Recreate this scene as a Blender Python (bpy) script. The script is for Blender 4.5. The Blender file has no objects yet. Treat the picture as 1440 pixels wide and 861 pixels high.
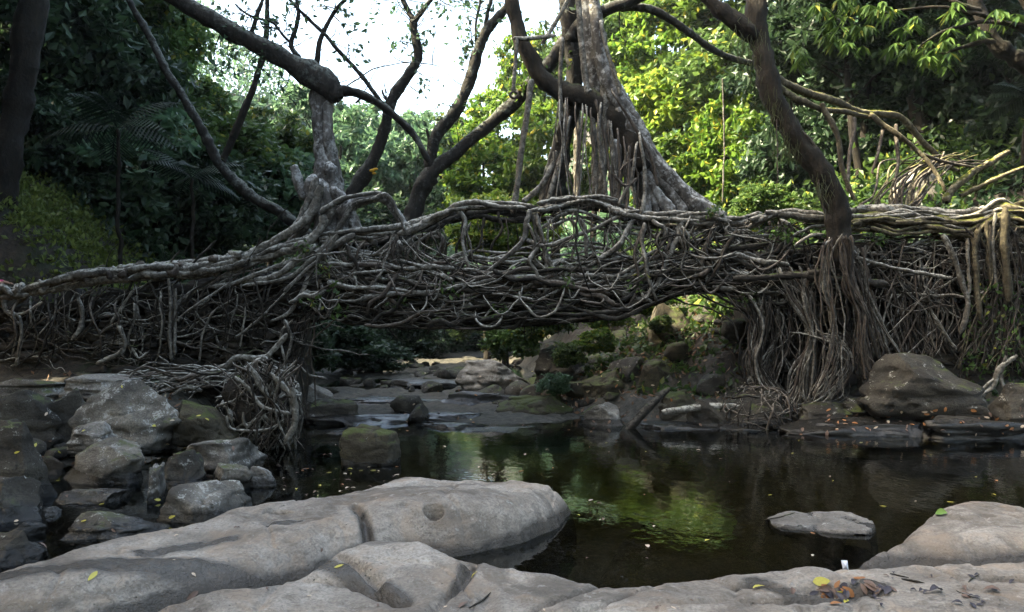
import bpy, math, random
import numpy as np
from mathutils import Vector, Matrix
random.seed(7); RS = np.random.RandomState(11)
C = bpy.context.scene.collection
S = bpy.context.scene
# ------------------------------------------------------------------ camera, sky, sun, exposure
K = 1152.0; CX = 720.0; HY = 460.0; EYE = 1.8
cd = bpy.data.cameras.new('camera'); cam = bpy.data.objects.new('camera', cd); C.objects.link(cam)
cam.location = (0, 0, EYE); cam.rotation_euler = (math.radians(90), 0, 0)
cd.sensor_width = 36; cd.lens = 36*K/1440; cd.shift_y = (HY-430.5)/1440; cd.clip_start = .05; cd.clip_end = 2000
S.camera = cam
SUN = Vector((-.72, -.12, .66)).normalized()
w = bpy.data.worlds.new('World'); S.world = w; w.use_nodes = True
nt = w.node_tree; bg = nt.nodes['Background']
sky = nt.nodes.new('ShaderNodeTexSky'); sky.sky_type = 'NISHITA'; sky.sun_disc = False
sky.sun_elevation = math.asin(SUN.z); sky.sun_rotation = math.atan2(SUN.x, SUN.y)
sky.air_density = 1.0; sky.dust_density = 4.0; sky.ozone_density = 1.0
nt.links.new(sky.outputs[0], bg.inputs[0]); bg.inputs[1].default_value = .14
sd = bpy.data.lights.new('sun', 'SUN'); sd.energy = 4.0; sd.angle = math.radians(.5); sd.color = (1, .93, .78)
so = bpy.data.objects.new('sun', sd); C.objects.link(so); so.rotation_euler = SUN.to_track_quat('Z', 'Y').to_euler()
S.view_settings.view_transform = 'Standard'; S.view_settings.look = 'None'; S.view_settings.gamma = 1
S.view_settings.exposure = 3.1
S.view_settings.use_white_balance = True; S.view_settings.white_balance_temperature = 7500; S.view_settings.white_balance_tint = 3
cy = S.cycles; cy.max_bounces = 5; cy.diffuse_bounces = 2; cy.glossy_bounces = 2; cy.transmission_bounces = 4
cy.transparent_max_bounces = 4; cy.use_denoising = True; cy.caustics_reflective = False; cy.caustics_refractive = False
cy.sample_clamp_indirect = 4; cy.volume_bounces = 0

# ------------------------------------------------------------------ helpers
def at(px, py, Y): return np.array([(px-CX)/K*Y, Y, EYE+(HY-py)/K*Y])
def G(px, py, z=0.0):
    Y = (EYE-z)*K/(py-HY); return ((px-CX)/K*Y, Y)
def tag(o, label=None, cat=None, group=None, kind=None):
    if label: o['label'] = label
    if cat: o['category'] = cat
    if group: o['group'] = group
    if kind: o['kind'] = kind
    return o
def empty(name, loc, label, cat, group=None):
    o = bpy.data.objects.new(name, None); C.objects.link(o); o.location = loc; o.empty_display_size = .1
    return tag(o, label, cat, group)
def h3(ix, iy, iz, s):
    n = (ix*73856093) ^ (iy*19349663) ^ (iz*83492791) ^ (s*2654435)
    n = n & 0xffffffff; n = ((n >> 15) ^ n)*0x2c1b3c6d & 0xffffffff; n = ((n >> 12) ^ n)*0x297a2d39 & 0xffffffff
    return ((n >> 15) ^ n).astype(np.float64)/0xffffffff
def vn(P, s=1.0, seed=0):
    P = np.asarray(P, float)*s; i = np.floor(P).astype(np.int64); f = P-i; f = f*f*(3-2*f); r = 0
    for a in (0, 1):
        for b in (0, 1):
            for c in (0, 1):
                wgt = (f[..., 0] if a else 1-f[..., 0])*(f[..., 1] if b else 1-f[..., 1])*(f[..., 2] if c else 1-f[..., 2])
                r = r+wgt*h3(i[..., 0]+a, i[..., 1]+b, i[..., 2]+c, seed)
    return r*2-1
def fbm(P, s=1.0, o=4, seed=0):
    r = 0; a = 1.0
    for k in range(o): r = r+a*vn(P, s*2**k, seed+k*17); a *= .5
    return r/1.9
def sst(a, b, x): t = np.clip((x-a)/(b-a), 0, 1); return t*t*(3-2*t)

class MB:
    def __init__(s): s.v = []; s.q = []; s.t = []; s.a = []; s.n = 0; s.size = 0
    def add(s, v, q=None, t=None, a=None):
        v = np.asarray(v, float)
        if q is not None and len(q): s.q.append(np.asarray(q, np.int64)+s.n)
        if t is not None and len(t): s.t.append(np.asarray(t, np.int64)+s.n)
        s.v.append(v); s.a.append(np.zeros(len(v)) if a is None else np.asarray(a, float)); s.n += len(v)
    def mesh(s, name, mat, off=(0, 0, 0), smooth=True):
        me = bpy.data.meshes.new(name)
        v = np.concatenate(s.v)-np.asarray(off, float)
        q = np.concatenate(s.q) if s.q else np.zeros((0, 4), int); t = np.concatenate(s.t) if s.t else np.zeros((0, 3), int)
        me.vertices.add(len(v)); me.vertices.foreach_set('co', v.astype(np.float32).ravel())
        li = np.concatenate([q.ravel(), t.ravel()]).astype(np.int32)
        me.loops.add(len(li)); me.loops.foreach_set('vertex_index', li)
        st = np.concatenate([np.arange(len(q))*4, len(q)*4+np.arange(len(t))*3]).astype(np.int32)
        me.polygons.add(len(st)); me.polygons.foreach_set('loop_start', st)
        me.polygons.foreach_set('use_smooth', np.full(len(st), smooth))
        at_ = me.attributes.new('rnd', 'FLOAT', 'POINT'); at_.data.foreach_set('value', np.concatenate(s.a).astype(np.float32))
        me.update(calc_edges=True); me.materials.append(mat); return me
    def build(s, name, mat, parent=None, smooth=True):
        off = parent.location if parent is not None and parent.parent is None else (0, 0, 0)
        if parent is not None and parent.parent is not None: off = parent.parent.location
        o = bpy.data.objects.new(name, s.mesh(name, mat, off, smooth)); C.objects.link(o)
        if parent is not None: o.parent = parent
        return o
def cat_rom(P, M):
    P = np.asarray(P, float)
    if len(P) == 2: u = np.linspace(0, 1, M)[:, None]; return P[0]*(1-u)+P[1]*u
    Q = np.vstack([2*P[0]-P[1], P, 2*P[-1]-P[-2]]); n = len(P)-1
    t = np.linspace(0, n-1e-6, M); i = t.astype(int); f = (t-i)[:, None]
    a, b, c, d = Q[i], Q[i+1], Q[i+2], Q[i+3]
    return .5*(2*b+(c-a)*f+(2*a-5*b+4*c-d)*f**2+(3*b-a-3*c+d)*f**3)
def tube(mb, pts, rad, sides=6, step=None, wob=0.0, wf=2.5, bump=.12, flute=0.0, seed=None, a=None, tip=True, kink=0.0):
    seed = random.randint(0, 99999) if seed is None else seed
    P = np.asarray(pts, float); rad = np.asarray(rad, float)*np.ones(len(P))
    L = np.linalg.norm(np.diff(P, axis=0), axis=1).sum()
    step = step or max(.05, rad.mean()*1.3)
    M = int(np.clip(L/step, 4, 260)); X = cat_rom(P, M)
    R = np.interp(np.linspace(0, 1, M), np.linspace(0, 1, len(P)), rad)
    if wob:
        o = np.stack([fbm(X+k*31.7+seed*.37, wf, 2, seed % 97+k) for k in range(3)], 1)
        env = np.minimum(1, np.minimum(np.arange(M), np.arange(M)[::-1])/3.0)[:, None]
        X = X+o*wob*env
    T = np.gradient(X, axis=0); T /= np.linalg.norm(T, axis=1)[:, None]+1e-9
    N = np.zeros_like(T); n0 = np.cross(T[0], [0.3, .9, .1]); n0 /= np.linalg.norm(n0)+1e-9
    for i in range(M):
        n0 = n0-T[i]*n0.dot(T[i]); n0 /= np.linalg.norm(n0)+1e-9; N[i] = n0
    B = np.cross(T, N); th = np.arange(sides)/sides*2*math.pi
    c, s_ = np.cos(th), np.sin(th)
    ring = N[:, None, :]*c[None, :, None]+B[:, None, :]*s_[None, :, None]
    rr = R[:, None]*np.ones((1, sides))
    V0 = X[:, None, :]+ring*rr[..., None]
    if kink: rr = rr*(1+kink*np.maximum(-.6, vn(X*9+seed, 1, seed % 61))[:, None])
    if bump: rr = rr*(1+bump*fbm(V0+seed*.13, 1.1/max(.02, R.mean()), 2, seed % 89))
    if flute:
        q = np.stack([np.broadcast_to(c*2.6, (M, sides)), np.broadcast_to(s_*2.6, (M, sides)), np.broadcast_to((np.arange(M)*step*.55)[:, None], (M, sides))], -1)
        rr = rr*(1+flute*fbm(q+seed*.1, 1, 2, seed % 83))
    if tip: rr[-1] *= .3; rr[0] *= .6
    V = (X[:, None, :]+ring*rr[..., None]).reshape(-1, 3)
    i = np.arange(M-1)[:, None]*sides; j = np.arange(sides)[None, :]; j2 = (j+1) % sides
    q = np.stack([i+j, i+j2, i+sides+j2, i+sides+j], -1).reshape(-1, 4)
    mb.add(V, q, a=np.full(len(V), random.random() if a is None else a)); mb.size += L*R.mean()
    return X
def ico(sub):
    import bmesh
    bm = bmesh.new(); bmesh.ops.create_icosphere(bm, subdivisions=sub, radius=1)
    v = np.array([x.co[:] for x in bm.verts]); f = np.array([[x.index for x in y.verts] for y in bm.faces]); bm.free(); return v, f
ICO = {k: ico(k) for k in (2, 3, 4, 5)}
def rock_mesh(c, r, seed, sub=4, box=.35, rough=.16, cuts=5, fine=.03, rot=None, strata=0.0):
    v, f = ICO[sub]; v = v.copy(); rs = np.random.RandomState(seed)
    m = np.abs(v).max(1)[:, None]; v = v*(1-box)+(v/m)*box
    for k in range(cuts):
        d = rs.normal(size=3); d[2] = abs(d[2])*.8; d /= np.linalg.norm(d); lim = rs.uniform(.52, .88)
        e = np.maximum(0, v.dot(d)-lim); v = v-e[:, None]*d*.97
    v = v*(1+rough*fbm(v+seed*3.1, 1.3, 3, seed % 91))[:, None]
    v = v*(1+fine*fbm(v+seed*1.7, 6, 3, seed % 71))[:, None]
    if sub > 3:
        rg = np.abs(vn(v*np.array([1, 1, 1.7])+.25*np.stack([fbm(v, 3, 2, 3)]*3, 1), 1.5, seed % 53)); v = v*(1-.10*np.exp(-(rg/.05)**2))[:, None]
        lay = vn(np.stack([v[:, 2]*0, v[:, 2]*0, v[:, 2]*4.5+.5*fbm(v, 1.2, 2, 8)+seed], 1), 1, 6); v[:, :2] *= (1+.07*lay)[:, None]
    a = rs.uniform(-.5, .5) if rot is None else rot
    R = np.array([[math.cos(a), -math.sin(a), 0], [math.sin(a), math.cos(a), 0], [0, 0, 1]])
    v = (v*np.asarray(r)).dot(R.T)+np.asarray(c)
    if strata: v[:, :2] += (v[:, :2]-np.asarray(c)[:2])*strata*vn(np.stack([v[:, 2]*0, v[:, 2]*0, v[:, 2]*9+seed], 1), 1, 5)[:, None]
    return v, f

# ------------------------------------------------------------------ materials
class NT:
    def __init__(s, name):
        s.m = bpy.data.materials.new(name); s.m.use_nodes = True; s.t = s.m.node_tree; s.t.nodes.clear()
        s.out = s.n('ShaderNodeOutputMaterial')
    def n(s, k, **kw):
        x = s.t.nodes.new(k)
        for a, b in kw.items(): setattr(x, a, b)
        return x
    def set(s, x, **kw):
        for k, v in kw.items():
            k = k.replace('_', ' ')
            if isinstance(v, bpy.types.NodeSocket): s.t.links.new(v, x.inputs[k])
            else: x.inputs[k].default_value = v
        return x
    def l(s, a, b): s.t.links.new(a, b)
    def noise(s, co, sc, det=4, rough=.6, dist=0):
        x = s.n('ShaderNodeTexNoise'); s.l(co, x.inputs['Vector']); x.inputs['Scale'].default_value = sc
        x.inputs['Detail'].default_value = det; x.inputs['Roughness'].default_value = rough; x.inputs['Distortion'].default_value = dist; return x.outputs[0]
    def ramp(s, f, a, b):
        x = s.n('ShaderNodeMapRange', interpolation_type='SMOOTHSTEP'); s.l(f, x.inputs[0]); x.inputs[1].default_value = a; x.inputs[2].default_value = b; return x.outputs[0]
    def math(s, op, a, b=0.0):
        x = s.n('ShaderNodeMath', operation=op)
        for i, v in enumerate((a, b)):
            if isinstance(v, bpy.types.NodeSocket): s.l(v, x.inputs[i])
            else: x.inputs[i].default_value = v
        return x.outputs[0]
    def mix(s, f, a, b):
        x = s.n('ShaderNodeMix', data_type='RGBA')
        for i, v in ((0, f), (6, a), (7, b)):
            if isinstance(v, bpy.types.NodeSocket): s.l(v, x.inputs[i])
            else: x.inputs[i].default_value = v if i == 0 else (*v, 1)
        return x.outputs[2]
    def bump(s, hgt, st, dist=.02, nrm=None):
        x = s.n('ShaderNodeBump'); s.l(hgt, x.inputs['Height']); x.inputs['Strength'].default_value = st; x.inputs['Distance'].default_value = dist
        if nrm is not None: s.l(nrm, x.inputs['Normal'])
        return x.outputs[0]
    def co(s, sc=(1, 1, 1)):
        t = s.n('ShaderNodeTexCoord'); m = s.n('ShaderNodeMapping'); s.l(t.outputs['Object'], m.inputs[0]); m.inputs['Scale'].default_value = sc; return m.outputs[0]
    def geo(s): return s.n('ShaderNodeNewGeometry')
    def sep(s, v): x = s.n('ShaderNodeSeparateXYZ'); s.l(v, x.inputs[0]); return x.outputs
    def rnd(s): x = s.n('ShaderNodeAttribute', attribute_name='rnd'); return x.outputs['Fac']
    def orand(s): return s.n('ShaderNodeObjectInfo').outputs['Random']
def bark(name, ca, cb, lich_toplit=(.45, .46, .42), lich_toplit_amt=.5, moss=0.0, mossc=(.05, .075, .015), sc=(9, 9, 2.5), bs=.7, bd=.02):
    t = NT(name); co = t.co(sc); co1 = t.co()
    n1 = t.noise(co, 1.6, 5, .65, .4); n2 = t.noise(co1, 3.2, 4, .7); n3 = t.noise(co1, 16, 3, .6)
    c = t.mix(t.ramp(n1, .3, .72), ca, cb)
    c = t.mix(t.math('MULTIPLY', t.rnd(), .55), c, tuple(x*.45 for x in ca))
    lm = t.ramp(t.math('ADD', t.math('MULTIPLY', n2, .6), t.math('MULTIPLY', n3, .4)), .62-.2*lich_toplit_amt, .72-.12*lich_toplit_amt)
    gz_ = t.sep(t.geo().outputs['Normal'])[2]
    lm = t.math('MAXIMUM', t.math('MULTIPLY', lm, .55), t.math('MULTIPLY', t.ramp(t.math('ADD', gz_, t.math('MULTIPLY', n2, 1.3)), .75, 1.35), t.ramp(n3, .35, .6)))  # lichen patches, plus skylight painted in as paler upward faces
    c = t.mix(t.math('MULTIPLY', lm, min(1, lich_toplit_amt*1.4)), c, lich_toplit)
    if moss:
        g = t.geo(); z = t.sep(g.outputs['Normal'])[2]
        mm = t.ramp(t.math('ADD', t.math('MULTIPLY', z, .45), n2), 1.05-.55*moss, 1.2-.5*moss)
        mc = t.mix(n3, mossc, tuple(x*2.2 for x in mossc)); c = t.mix(mm, c, mc)
    p = t.n('ShaderNodeBsdfPrincipled'); t.set(p, Base_Color=c, Roughness=.85)
    p.inputs['Specular IOR Level'].default_value = .25
    hgt = t.math('ADD', n1, t.math('MULTIPLY', n3, .5)); t.l(t.bump(hgt, bs, bd), p.inputs['Normal'])
    t.l(p.outputs[0], t.out.inputs[0]); return t.m
def rockm(name, ca, cb, moss=0.0, lich_toplit=.35, wet=.12, tan=None, bs=.6, mossc=(.04, .05, .012), fine=40):
    t = NT(name); co = t.co(); g = t.geo(); pz = t.sep(g.outputs['Position'])[2]; nz = t.sep(g.outputs['Normal'])[2]
    n1 = t.noise(co, 1.3, 6, .62, .3); n2 = t.noise(co, 5, 6, .7); n3 = t.noise(co, fine, 4, .65)
    c = t.mix(t.ramp(n1, .3, .7), ca, cb)
    c = t.mix(t.math('MULTIPLY', t.ramp(n3, .38, .68), .6 if not tan else .5), c, tuple(x*.5 for x in ca))
    if tan: c = t.mix(t.math('MULTIPLY', t.ramp(t.noise(co, 7, 6, .8, .5), .5, .66), .6), c, tuple(x*.55 for x in ca))
    if tan: c = t.mix(t.math('MULTIPLY', t.ramp(t.noise(co, 2.1, 5, .6, .8), .48, .66), .6), c, tan)
    st = t.n('ShaderNodeTexNoise'); m_ = t.co((1.2, 1.2, 10)); t.l(m_, st.inputs[0]); st.inputs['Scale'].default_value = 1.2; st.inputs['Detail'].default_value = 5
    c = t.mix(t.math('MULTIPLY', t.ramp(st.outputs[0], .5, .62), .35), c, tuple(x*.45 for x in ca))
    if lich_toplit:
        lm = t.ramp(t.math('ADD', t.math('MULTIPLY', n2, .75), t.math('MULTIPLY', n3, .25)), .66-.16*lich_toplit, .70-.14*lich_toplit)
        lm = t.math('MULTIPLY', lm, t.ramp(t.math('ADD', nz, n1), .35, 1.15))  # lichen held to upward faces, painting skylit tops pale
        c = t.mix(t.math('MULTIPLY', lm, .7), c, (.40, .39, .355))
    rough = .8; por = None
    if tan:
        vo = t.n('ShaderNodeTexVoronoi'); t.l(co, vo.inputs['Vector']); vo.inputs['Scale'].default_value = 22; por = t.math('SUBTRACT', 1.0, t.ramp(vo.outputs['Distance'], .05, .17)); por = t.math('MULTIPLY', por, t.ramp(t.noise(co, 3, 3), .5, .62))
        c = t.mix(t.math('MULTIPLY', por, .7), c, tuple(x*.3 for x in ca))
        c = t.mix(t.math('MULTIPLY', t.ramp(t.noise(co, .9, 6, .7, 1.2), .5, .62), .7), c, tuple(x*.5 for x in ca))
        c = t.mix(t.math('MULTIPLY', t.ramp(t.noise(co, 11, 5, .75), .58, .7), .5), c, (.5, .46, .41))
        cr = t.n('ShaderNodeMath', operation='ABSOLUTE'); t.l(t.math('SUBTRACT', t.noise(co, 1.1, 4, .6, .6), .5), cr.inputs[0])
        crk = t.math('MULTIPLY', t.math('SUBTRACT', 1.0, t.ramp(cr.outputs[0], .002, .008)), t.ramp(t.noise(co, .7, 2), .48, .6)); c = t.mix(t.math('MULTIPLY', crk, .3), c, (.03, .025, .02)); pass
    if moss:
        mm = t.ramp(t.math('ADD', t.math('MULTIPLY', nz, .4), t.noise(co, 2.4, 5, .7)), 1.1-.6*moss, 1.22-.55*moss)
        c = t.mix(mm, c, t.mix(n3, mossc, tuple(x*2.0 for x in mossc)))
    hgt = t.math('ADD', t.math('MULTIPLY', n2, 1.0), t.math('MULTIPLY', n3, .22 if not tan else .45))
    if por is not None: hgt = t.math('SUBTRACT', hgt, t.math('MULTIPLY', por, .5))
    nrm = t.bump(hgt, bs, .035)
    p = t.n('ShaderNodeBsdfPrincipled'); p.inputs['Specular IOR Level'].default_value = .35
    if wet:
        wm = t.math('SUBTRACT', 1.0, t.ramp(t.math('SUBTRACT', pz, t.math('MULTIPLY', t.math('SUBTRACT', n1, .5), .35)), wet*.45, wet))
        if tan: wm = t.math('MINIMUM', 1.0, t.math('ADD', wm, t.ramp(t.math('ADD', t.rnd(), t.math('MULTIPLY', t.math('SUBTRACT', n1, .5), 1.6)), .2, .8)))
        c = t.mix(t.math('MULTIPLY', wm, .85), c, tuple(x*.22 for x in ca)); rough = t.math('SUBTRACT', .8, t.math('MULTIPLY', wm, .58))
    t.set(p, Base_Color=c, Roughness=rough); t.l(nrm, p.inputs['Normal']); t.l(p.outputs[0], t.out.inputs[0]); return t.m
def leafm(name, ca, cb, cc=None, tr=.45, gl=.35, rough=.42):
    t = NT(name); r = t.rnd(); c = t.mix(r, ca, cb)
    if cc: c = t.mix(t.ramp(r, .94, .96), c, cc)
    o = t.orand(); hs = t.n('ShaderNodeHueSaturation'); t.set(hs, Color=c, Value=t.math('ADD', .75, t.math('MULTIPLY', o, .5)))
    c = hs.outputs[0]
    p = t.n('ShaderNodeBsdfPrincipled'); t.set(p, Base_Color=c, Roughness=rough); p.inputs['Specular IOR Level'].default_value = gl
    b = t.n('ShaderNodeBsdfTranslucent'); g2 = t.n('ShaderNodeGamma'); t.set(g2, Color=c, Gamma=.85); t.l(g2.outputs[0], b.inputs[0])
    m = t.n('ShaderNodeMixShader'); m.inputs[0].default_value = tr; t.l(p.outputs[0], m.inputs[1]); t.l(b.outputs[0], m.inputs[2])
    t.l(m.outputs[0], t.out.inputs[0]); return t.m
def plain(name, c, rough=.7, var=.3, sc=8):
    t = NT(name); n = t.noise(t.co(), sc, 4); p = t.n('ShaderNodeBsdfPrincipled')
    t.set(p, Base_Color=t.mix(n, tuple(x*(1-var) for x in c), tuple(min(1, x*(1+var)) for x in c)), Roughness=rough); t.l(p.outputs[0], t.out.inputs[0]); return t.m

M = dict(
    root=bark('pale_root_bark', (.036, .031, .024), (.18, .16, .13), lich_toplit=(.44, .42, .37), lich_toplit_amt=.65, sc=(9, 9, 9), moss=.15, bd=.03),
    rootd=bark('dark_root_bark', (.008, .006, .004), (.036, .029, .021), lich_toplit=(.16, .145, .12), lich_toplit_amt=.3, sc=(9, 9, 9), moss=.25, bd=.03),
    rootb=bark('brown_root_bark', (.03, .022, .016), (.12, .095, .075), lich_toplit=(.3, .27, .23), lich_toplit_amt=.35, sc=(9, 9, 5), bd=.03),
    rootm=bark('mossy_root_bark', (.025, .02, .012), (.11, .09, .055), lich_toplit=(.38, .33, .22), lich_toplit_amt=.5, sc=(9, 9, 9), moss=.6, mossc=(.06, .062, .010)),
    fig=bark('grey_fig_bark', (.036, .031, .026), (.19, .17, .15), lich_toplit=(.5, .5, .48), lich_toplit_amt=.7, sc=(5, 5, 1.4), moss=.1, bd=.05),
    dark=bark('dark_limb_bark', (.008, .0065, .005), (.034, .028, .022), lich_toplit=(.15, .165, .145), lich_toplit_amt=.5, sc=(7, 7, 3), moss=.25, bd=.04),
    mossbark=bark('mossy_trunk_bark', (.006, .0045, .003), (.026, .019, .012), lich_toplit=(.10, .10, .08), lich_toplit_amt=.2, sc=(6, 6, 2), moss=.5, mossc=(.02, .028, .007), bd=.05),
    soil=bark('packed_soil_and_fibre', (.008, .006, .004), (.03, .023, .016), lich_toplit_amt=0, sc=(8, 8, 14), bd=.05, moss=.2),
    slab=rockm('sandstone_slab', (.20, .165, .132), (.46, .405, .345), lich_toplit=.3, wet=.15, bs=1, tan=(.33, .245, .175), fine=48),
    flat=rockm('pale_stone', (.12, .105, .09), (.34, .31, .27), lich_toplit=.5, wet=.03, bs=1),
    boulder=rockm('grey_boulder', (.05, .043, .034), (.30, .272, .235), lich_toplit=.8, wet=.16, moss=.3, bs=1),
    bmid=rockm('brownish_grey_boulder', (.025, .021, .016), (.20, .178, .145), lich_toplit=.75, wet=.16, moss=.4, bs=1),
    bdark=rockm('dark_boulder', (.016, .013, .009), (.075, .065, .05), lich_toplit=.5, wet=.16, moss=.45, bs=1),
    bmoss=rockm('mossy_boulder', (.024, .019, .011), (.08, .066, .04), lich_toplit=.25, wet=.1, moss=.62, bs=1, mossc=(.034, .042, .009)),
    shelf=rockm('shelf_rock', (.04, .036, .03), (.16, .15, .135), lich_toplit=.4, wet=.5, bs=.8, fine=22),
    wall=rockm('wall_stone', (.014, .011, .008), (.05, .04, .029), lich_toplit=.1, wet=0, moss=.3, bs=.9),
)
LM = dict(
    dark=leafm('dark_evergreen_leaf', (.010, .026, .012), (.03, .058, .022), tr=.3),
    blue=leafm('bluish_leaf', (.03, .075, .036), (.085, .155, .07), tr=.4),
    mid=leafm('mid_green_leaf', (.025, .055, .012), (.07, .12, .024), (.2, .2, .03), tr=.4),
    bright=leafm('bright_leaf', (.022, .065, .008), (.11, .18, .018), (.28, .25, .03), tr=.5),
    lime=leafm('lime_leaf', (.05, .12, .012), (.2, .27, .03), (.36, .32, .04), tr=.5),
    litter=leafm('dry_leaf', (.10, .05, .025), (.27, .16, .10), (.38, .30, .20), tr=.1, gl=.2, rough=.6),
    palm=leafm('palm_leaflet', (.006, .014, .008), (.016, .03, .016), tr=.15, gl=.12, rough=.6),
    grass=leafm('grass_blade', (.05, .075, .015), (.14, .17, .04), tr=.3, gl=.2),
    fern=leafm('hanging_fern', (.03, .036, .014), (.09, .095, .04), tr=.3, gl=.2),
)

# ------------------------------------------------------------------ terrain
def hgt(x, y):
    x = np.asarray(x, float); y = np.asarray(y, float)
    P = np.stack([x, y, np.zeros_like(x)], -1)
    # stream bed (y>15) and pool (y<15)
    bed = np.interp(y, [-20, 3, 6, 7, 13, 15.2, 17, 24, 45, 60, 90], [.1, .1, -.25, -.75, -.75, -.05, .12, .25, .6, 2.5, 16])
    lw = np.interp(y, [-20, 4, 7, 12, 15, 20, 30, 45, 60], [-6, -6, -3.2, -3.7, -5.0, -6.2, -6.5, -5.5, -5])     # left shore
    rw = np.interp(y, [-20, 5, 9, 13, 13.6, 15, 18, 24, 32, 45, 60], [9, 9, 10.5, 10.5, 4.2, 2.6, .6, 1.0, 0.0, -.8, -1])   # right shore
    dl = lw-x; dr = x-rw
    lb = sst(0, 1.6, dl)*np.interp(y, [0, 6, 8, 11, 13.5, 15, 40], [.3, .25, .42, .8, 1.05, .9, .9])
    hill_l = np.maximum(0, dl-np.interp(y, [0, 14, 15.2, 16, 20], [5.5, 6.5, 6.5, 2.6, 1.2]))*.85
    hill_l = np.where(y > 14.6, hill_l+sst(.2, 2.5, dl)*1.3*sst(14.6, 16.5, y), hill_l)
    rb = sst(0, 1.2, dr)*np.interp(y, [0, 13, 15, 17, 30], [.4, .2, .3, .45, 1.0])
    hill_r = np.maximum(0, dr-1.2)*np.interp(y, [0, 12, 15.4, 16.4, 18, 24, 40], [.3, .03, .06, .5, .5, .75, .9])
    z = bed+np.where(dl > 0, lb+hill_l, 0)+np.where(dr > 0, rb+hill_r, 0)
    n = fbm(P, .45, 4, 3)
    z = z+n*(.12+.5*sst(3, 12, np.maximum(dl, dr)))+.05*fbm(P, 2.2, 3, 9)
    z = z+sst(15, 17, y)*(1-sst(34, 44, y))*(.13*fbm(P*np.array([1, .6, 1]), 1.6, 4, 19)+.05*fbm(P, 6, 3, 23))
    bank = sst(.1, 1.0, np.maximum(dl, dr))*sst(5, 8, y)*(1-sst(30, 40, y)); s_ = .42; k = (z+.3*fbm(P, .5, 2, 77))/s_; fr = k-np.floor(k)
    z2 = s_*(np.floor(k)+sst(.55, 1, fr))-.3*fbm(P, .5, 2, 77)*0; z = z+(z2-z)*.55*bank+bank*.08*fbm(P, 3, 3, 31)
    return z
xs = np.concatenate([np.linspace(-160, -14, 40), np.linspace(-13.8, 13.8, 330), np.linspace(14, 160, 40)])
ys = np.concatenate([np.linspace(-60, 1, 25), np.linspace(1.2, 30, 340), np.linspace(30.5, 60, 60), np.linspace(62, 260, 50)])
gx, gy = np.meshgrid(xs, ys)
gz = hgt(gx, gy); gz = np.minimum(gz, 34+3*fbm(np.stack([gx, gy, gx*0], -1), .05, 2, 4))
gz = np.minimum(gz, 13+.12*gy)
V = np.stack([gx, gy, gz], -1).reshape(-1, 3); nx = len(xs); ii = np.arange(len(ys)-1)[:, None]*nx+np.arange(nx-1)[None, :]
q = np.stack([ii, ii+1, ii+nx+1, ii+nx], -1).reshape(-1, 4)
t = NT('forest_floor_and_bed'); co = t.co(); g = t.geo(); pz = t.sep(g.outputs['Position'])[2]
n1 = t.noise(co, .9, 6, .65); n2 = t.noise(co, 9, 5, .7)
soilc = t.mix(t.ramp(n2, .35, .7), (.012, .009, .006), (.045, .032, .021)); soilc = t.mix(t.ramp(n1, .45, .65), soilc, (.014, .02, .007))
bedc = t.mix(t.ramp(n2, .3, .75), (.02, .018, .013), (.085, .075, .055))
c = t.mix(t.ramp(t.math('ADD', pz, t.math('MULTIPLY', n1, .8)), .9, 1.3), bedc, soilc)
p = t.n('ShaderNodeBsdfPrincipled'); t.set(p, Base_Color=c, Roughness=.85); t.l(t.bump(t.math('ADD', n2, n1), .9, .06), p.inputs['Normal']); t.l(p.outputs[0], t.out.inputs[0])
mb = MB(); mb.add(V, q); tag(mb.build('ground', t.m), kind='structure', label='ravine floor and forested banks around the pool')

def hz(x, y): return float(hgt(np.array([x]), np.array([y]))[0])
# water
t = NT('pool_water'); co = t.co((1, .55, 1)); n1 = t.noise(co, 3.0, 3, .5, .2); n2 = t.noise(co, 14, 2, .5)
nr = t.bump(t.math('ADD', n1, t.math('MULTIPLY', n2, .3)), .12, .05)
gl = t.n('ShaderNodeBsdfGlossy'); gl.inputs['Roughness'].default_value = .03; gl.inputs['Color'].default_value = (.9, .95, 1, 1); t.l(nr, gl.inputs['Normal'])
tr = t.n('ShaderNodeBsdfTransparent'); tr.inputs[0].default_value = (.36, .34, .19, 1)
fr = t.n('ShaderNodeFresnel'); fr.inputs[0].default_value = 1.33; t.l(nr, fr.inputs['Normal'])
mx = t.n('ShaderNodeMixShader'); t.l(fr.outputs[0], mx.inputs[0]); t.l(tr.outputs[0], mx.inputs[1]); t.l(gl.outputs[0], mx.inputs[2]); t.l(mx.outputs[0], t.out.inputs[0])
wx = np.linspace(-14, 16, 60); wy = np.linspace(2.5, 19, 60); a, b = np.meshgrid(wx, wy)
mb = MB(); ii = np.arange(59)[:, None]*60+np.arange(59)[None, :]
mb.add(np.stack([a, b, a*0], -1).reshape(-1, 3), np.stack([ii, ii+1, ii+61, ii+60], -1).reshape(-1, 4))
tag(mb.build('water', t.m), kind='structure', label='still dark pool below the bridge')
# upstream trickle
mb = MB(); a, b = np.meshgrid(np.linspace(-6, 1, 40), np.linspace(18, 44, 60)); z = np.interp(b, [18, 24, 45], [.10, .23, .56])
ii = np.arange(59)[:, None]*40+np.arange(39)[None, :]
mb.add(np.stack([a, b, z], -1).reshape(-1, 3), np.stack([ii, ii+1, ii+41, ii+40], -1).reshape(-1, 4))
tag(mb.build('stream_water', t.m), kind='structure', label='shallow stream running down to the pool')

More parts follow.
